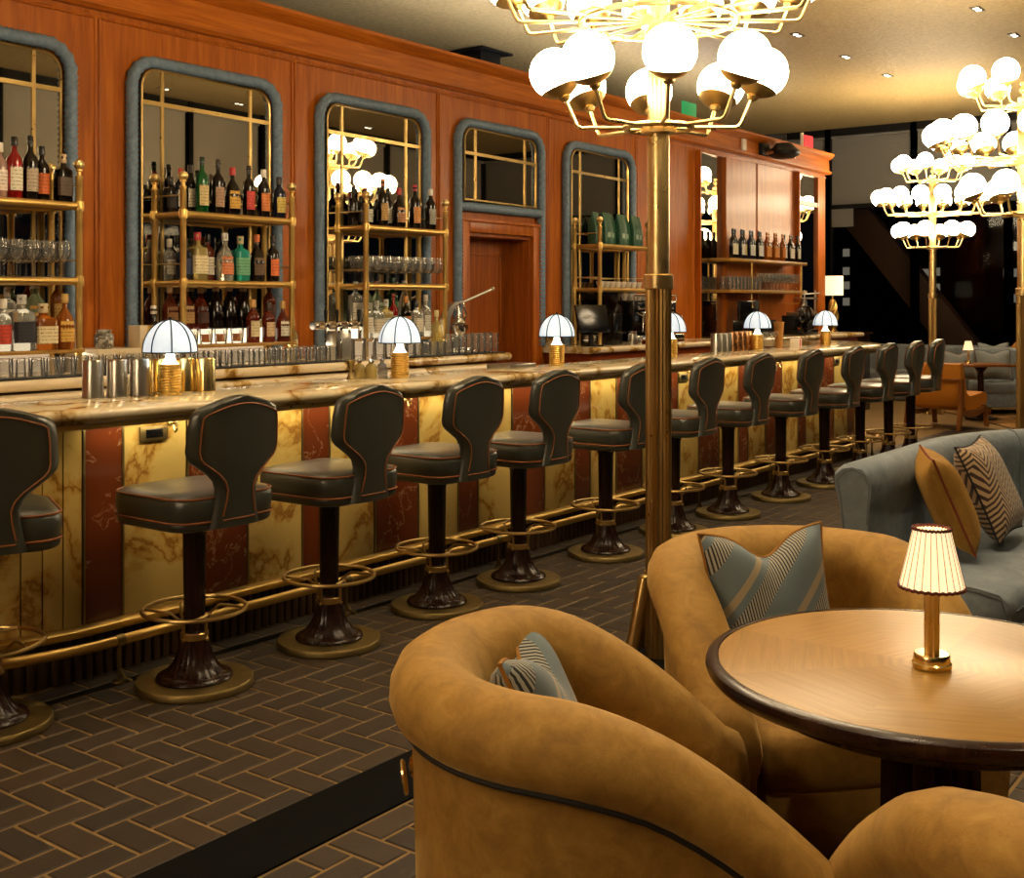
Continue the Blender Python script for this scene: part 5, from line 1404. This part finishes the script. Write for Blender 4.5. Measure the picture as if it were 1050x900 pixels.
# ---------------------------------------------------------------- ceiling downlights
M_dl = mat('lit_downlight_lens', '#fff0d8', .4); B(M_dl).inputs['Emission Color'].default_value = (1, .86, .62, 1); B(M_dl).inputs['Emission Strength'].default_value = 6
di = 0
dl0 = None
rows = {-5.15: 'over the bar', -3.27: 'over the stools', -1.38: 'over the lounge', .45: 'beside the windows'}
for x in (-5.15, -3.27, -1.38, .45):
    for k in range(-1, 10):
        y = 12.05 + 1.42 * (k - 7)
        lb = 'recessed twin downlight %s, %s along from the front' % (rows[x], ORD[k + 1])
        if dl0 is None:
            t = thing('downlight', lb, 'downlight', (x, y, CEIL), 0, 'recessed ceiling downlights')
            obj('housing', MB().box(-.05, .05, -.10, .10, -.006, 0, .002), M_black, t)
            for s_ in (-.045, .045):
                obj('lens', MB().lathe([(.001, -.0095), (.026, -.0095), (.028, -.006)], 16, (0, s_, 0)), M_dl, t)
            dl0 = t
        else: dup(dl0, (x, y, CEIL), 0, lb)
        l = bpy.data.lights.new('downlight_beam', 'SPOT'); l.energy = DLE if (DLE := {-5.15: 70, -3.27: 34, -1.38: 85, .45: 60}[x]) else 0
        l.color = (1, .80, .52); l.spot_size = 1.15; l.spot_blend = .8; l.shadow_soft_size = .05
        o = bpy.data.objects.new('downlight_beam', l); COL.objects.link(o); o.location = (x, y, CEIL - .03)

def area(name, loc, rot, sx, sy, e, col):
    l = bpy.data.lights.new(name, 'AREA'); l.shape = 'RECTANGLE'; l.size = sx; l.size_y = sy; l.energy = e; l.color = col
    o = bpy.data.objects.new(name, l); COL.objects.link(o); o.location = loc; o.rotation_euler = rot; return o
# LED strip hidden under the nose of the bar top, washing down the marble
area('under_bar_strip', (NX - .12, (YA + YB) / 2, 1.006), (0, .35, 0), .02, YB - YA, 13, (1, .82, .5))
# unseen strip light added on top of the bar wall to brighten the ceiling
cv = thing('added_uplight', 'unseen strip light added on top of the bar wall to brighten the ceiling', 'added light', (-7.05, 4.7, 3.525))
obj('channel', MB().box(-.05, .05, -10.5, 10.4, 0, .03, .004), M_black, cv)
M_uplight = mat('added_uplight_strip', '#fff0d8', .5); B(M_uplight).inputs['Emission Color'].default_value = (.92, .93, 1, 1); B(M_uplight).inputs['Emission Strength'].default_value = 45
obj('lit_strip', MB().box(-.03, .03, -10.4, 10.3, .03, .034), M_uplight, cv)
# LED strip under the lit platforms of the back bar
area('back_bar_strip', (-5.98, 5.0, 1.215), (0, -.5, 0), .02, 5.0, 5, (1, .86, .62))

# ---------------------------------------------------------------- camera and world
cam = bpy.data.cameras.new('camera'); co_ = bpy.data.objects.new('camera', cam); COL.objects.link(co_)
cam.sensor_width = 36; cam.lens = 36 * 1205 / 1050; cam.shift_y = -(450 - 310) / 1050; cam.shift_x = 0
co_.location = (0, 0, 1.5); co_.rotation_euler = (PI / 2, 0, math.atan(901 / 1205)); cam.clip_end = 300; cam.clip_start = .05
S.camera = co_
w = bpy.data.worlds.new('night'); S.world = w; w.use_nodes = True
w.node_tree.nodes['Background'].inputs['Color'].default_value = (.004, .005, .008, 1)
S.view_settings.view_transform = 'Standard'; S.view_settings.look = 'None'; S.view_settings.gamma = 1; S.view_settings.exposure = 0.2
S.view_settings.use_curve_mapping = False
cy = S.cycles
cy.max_bounces = 9; cy.diffuse_bounces = 3; cy.glossy_bounces = 5; cy.transmission_bounces = 6; cy.transparent_max_bounces = 14
cy.sample_clamp_indirect = 6; cy.use_denoising = True; cy.caustics_reflective = False; cy.caustics_refractive = False
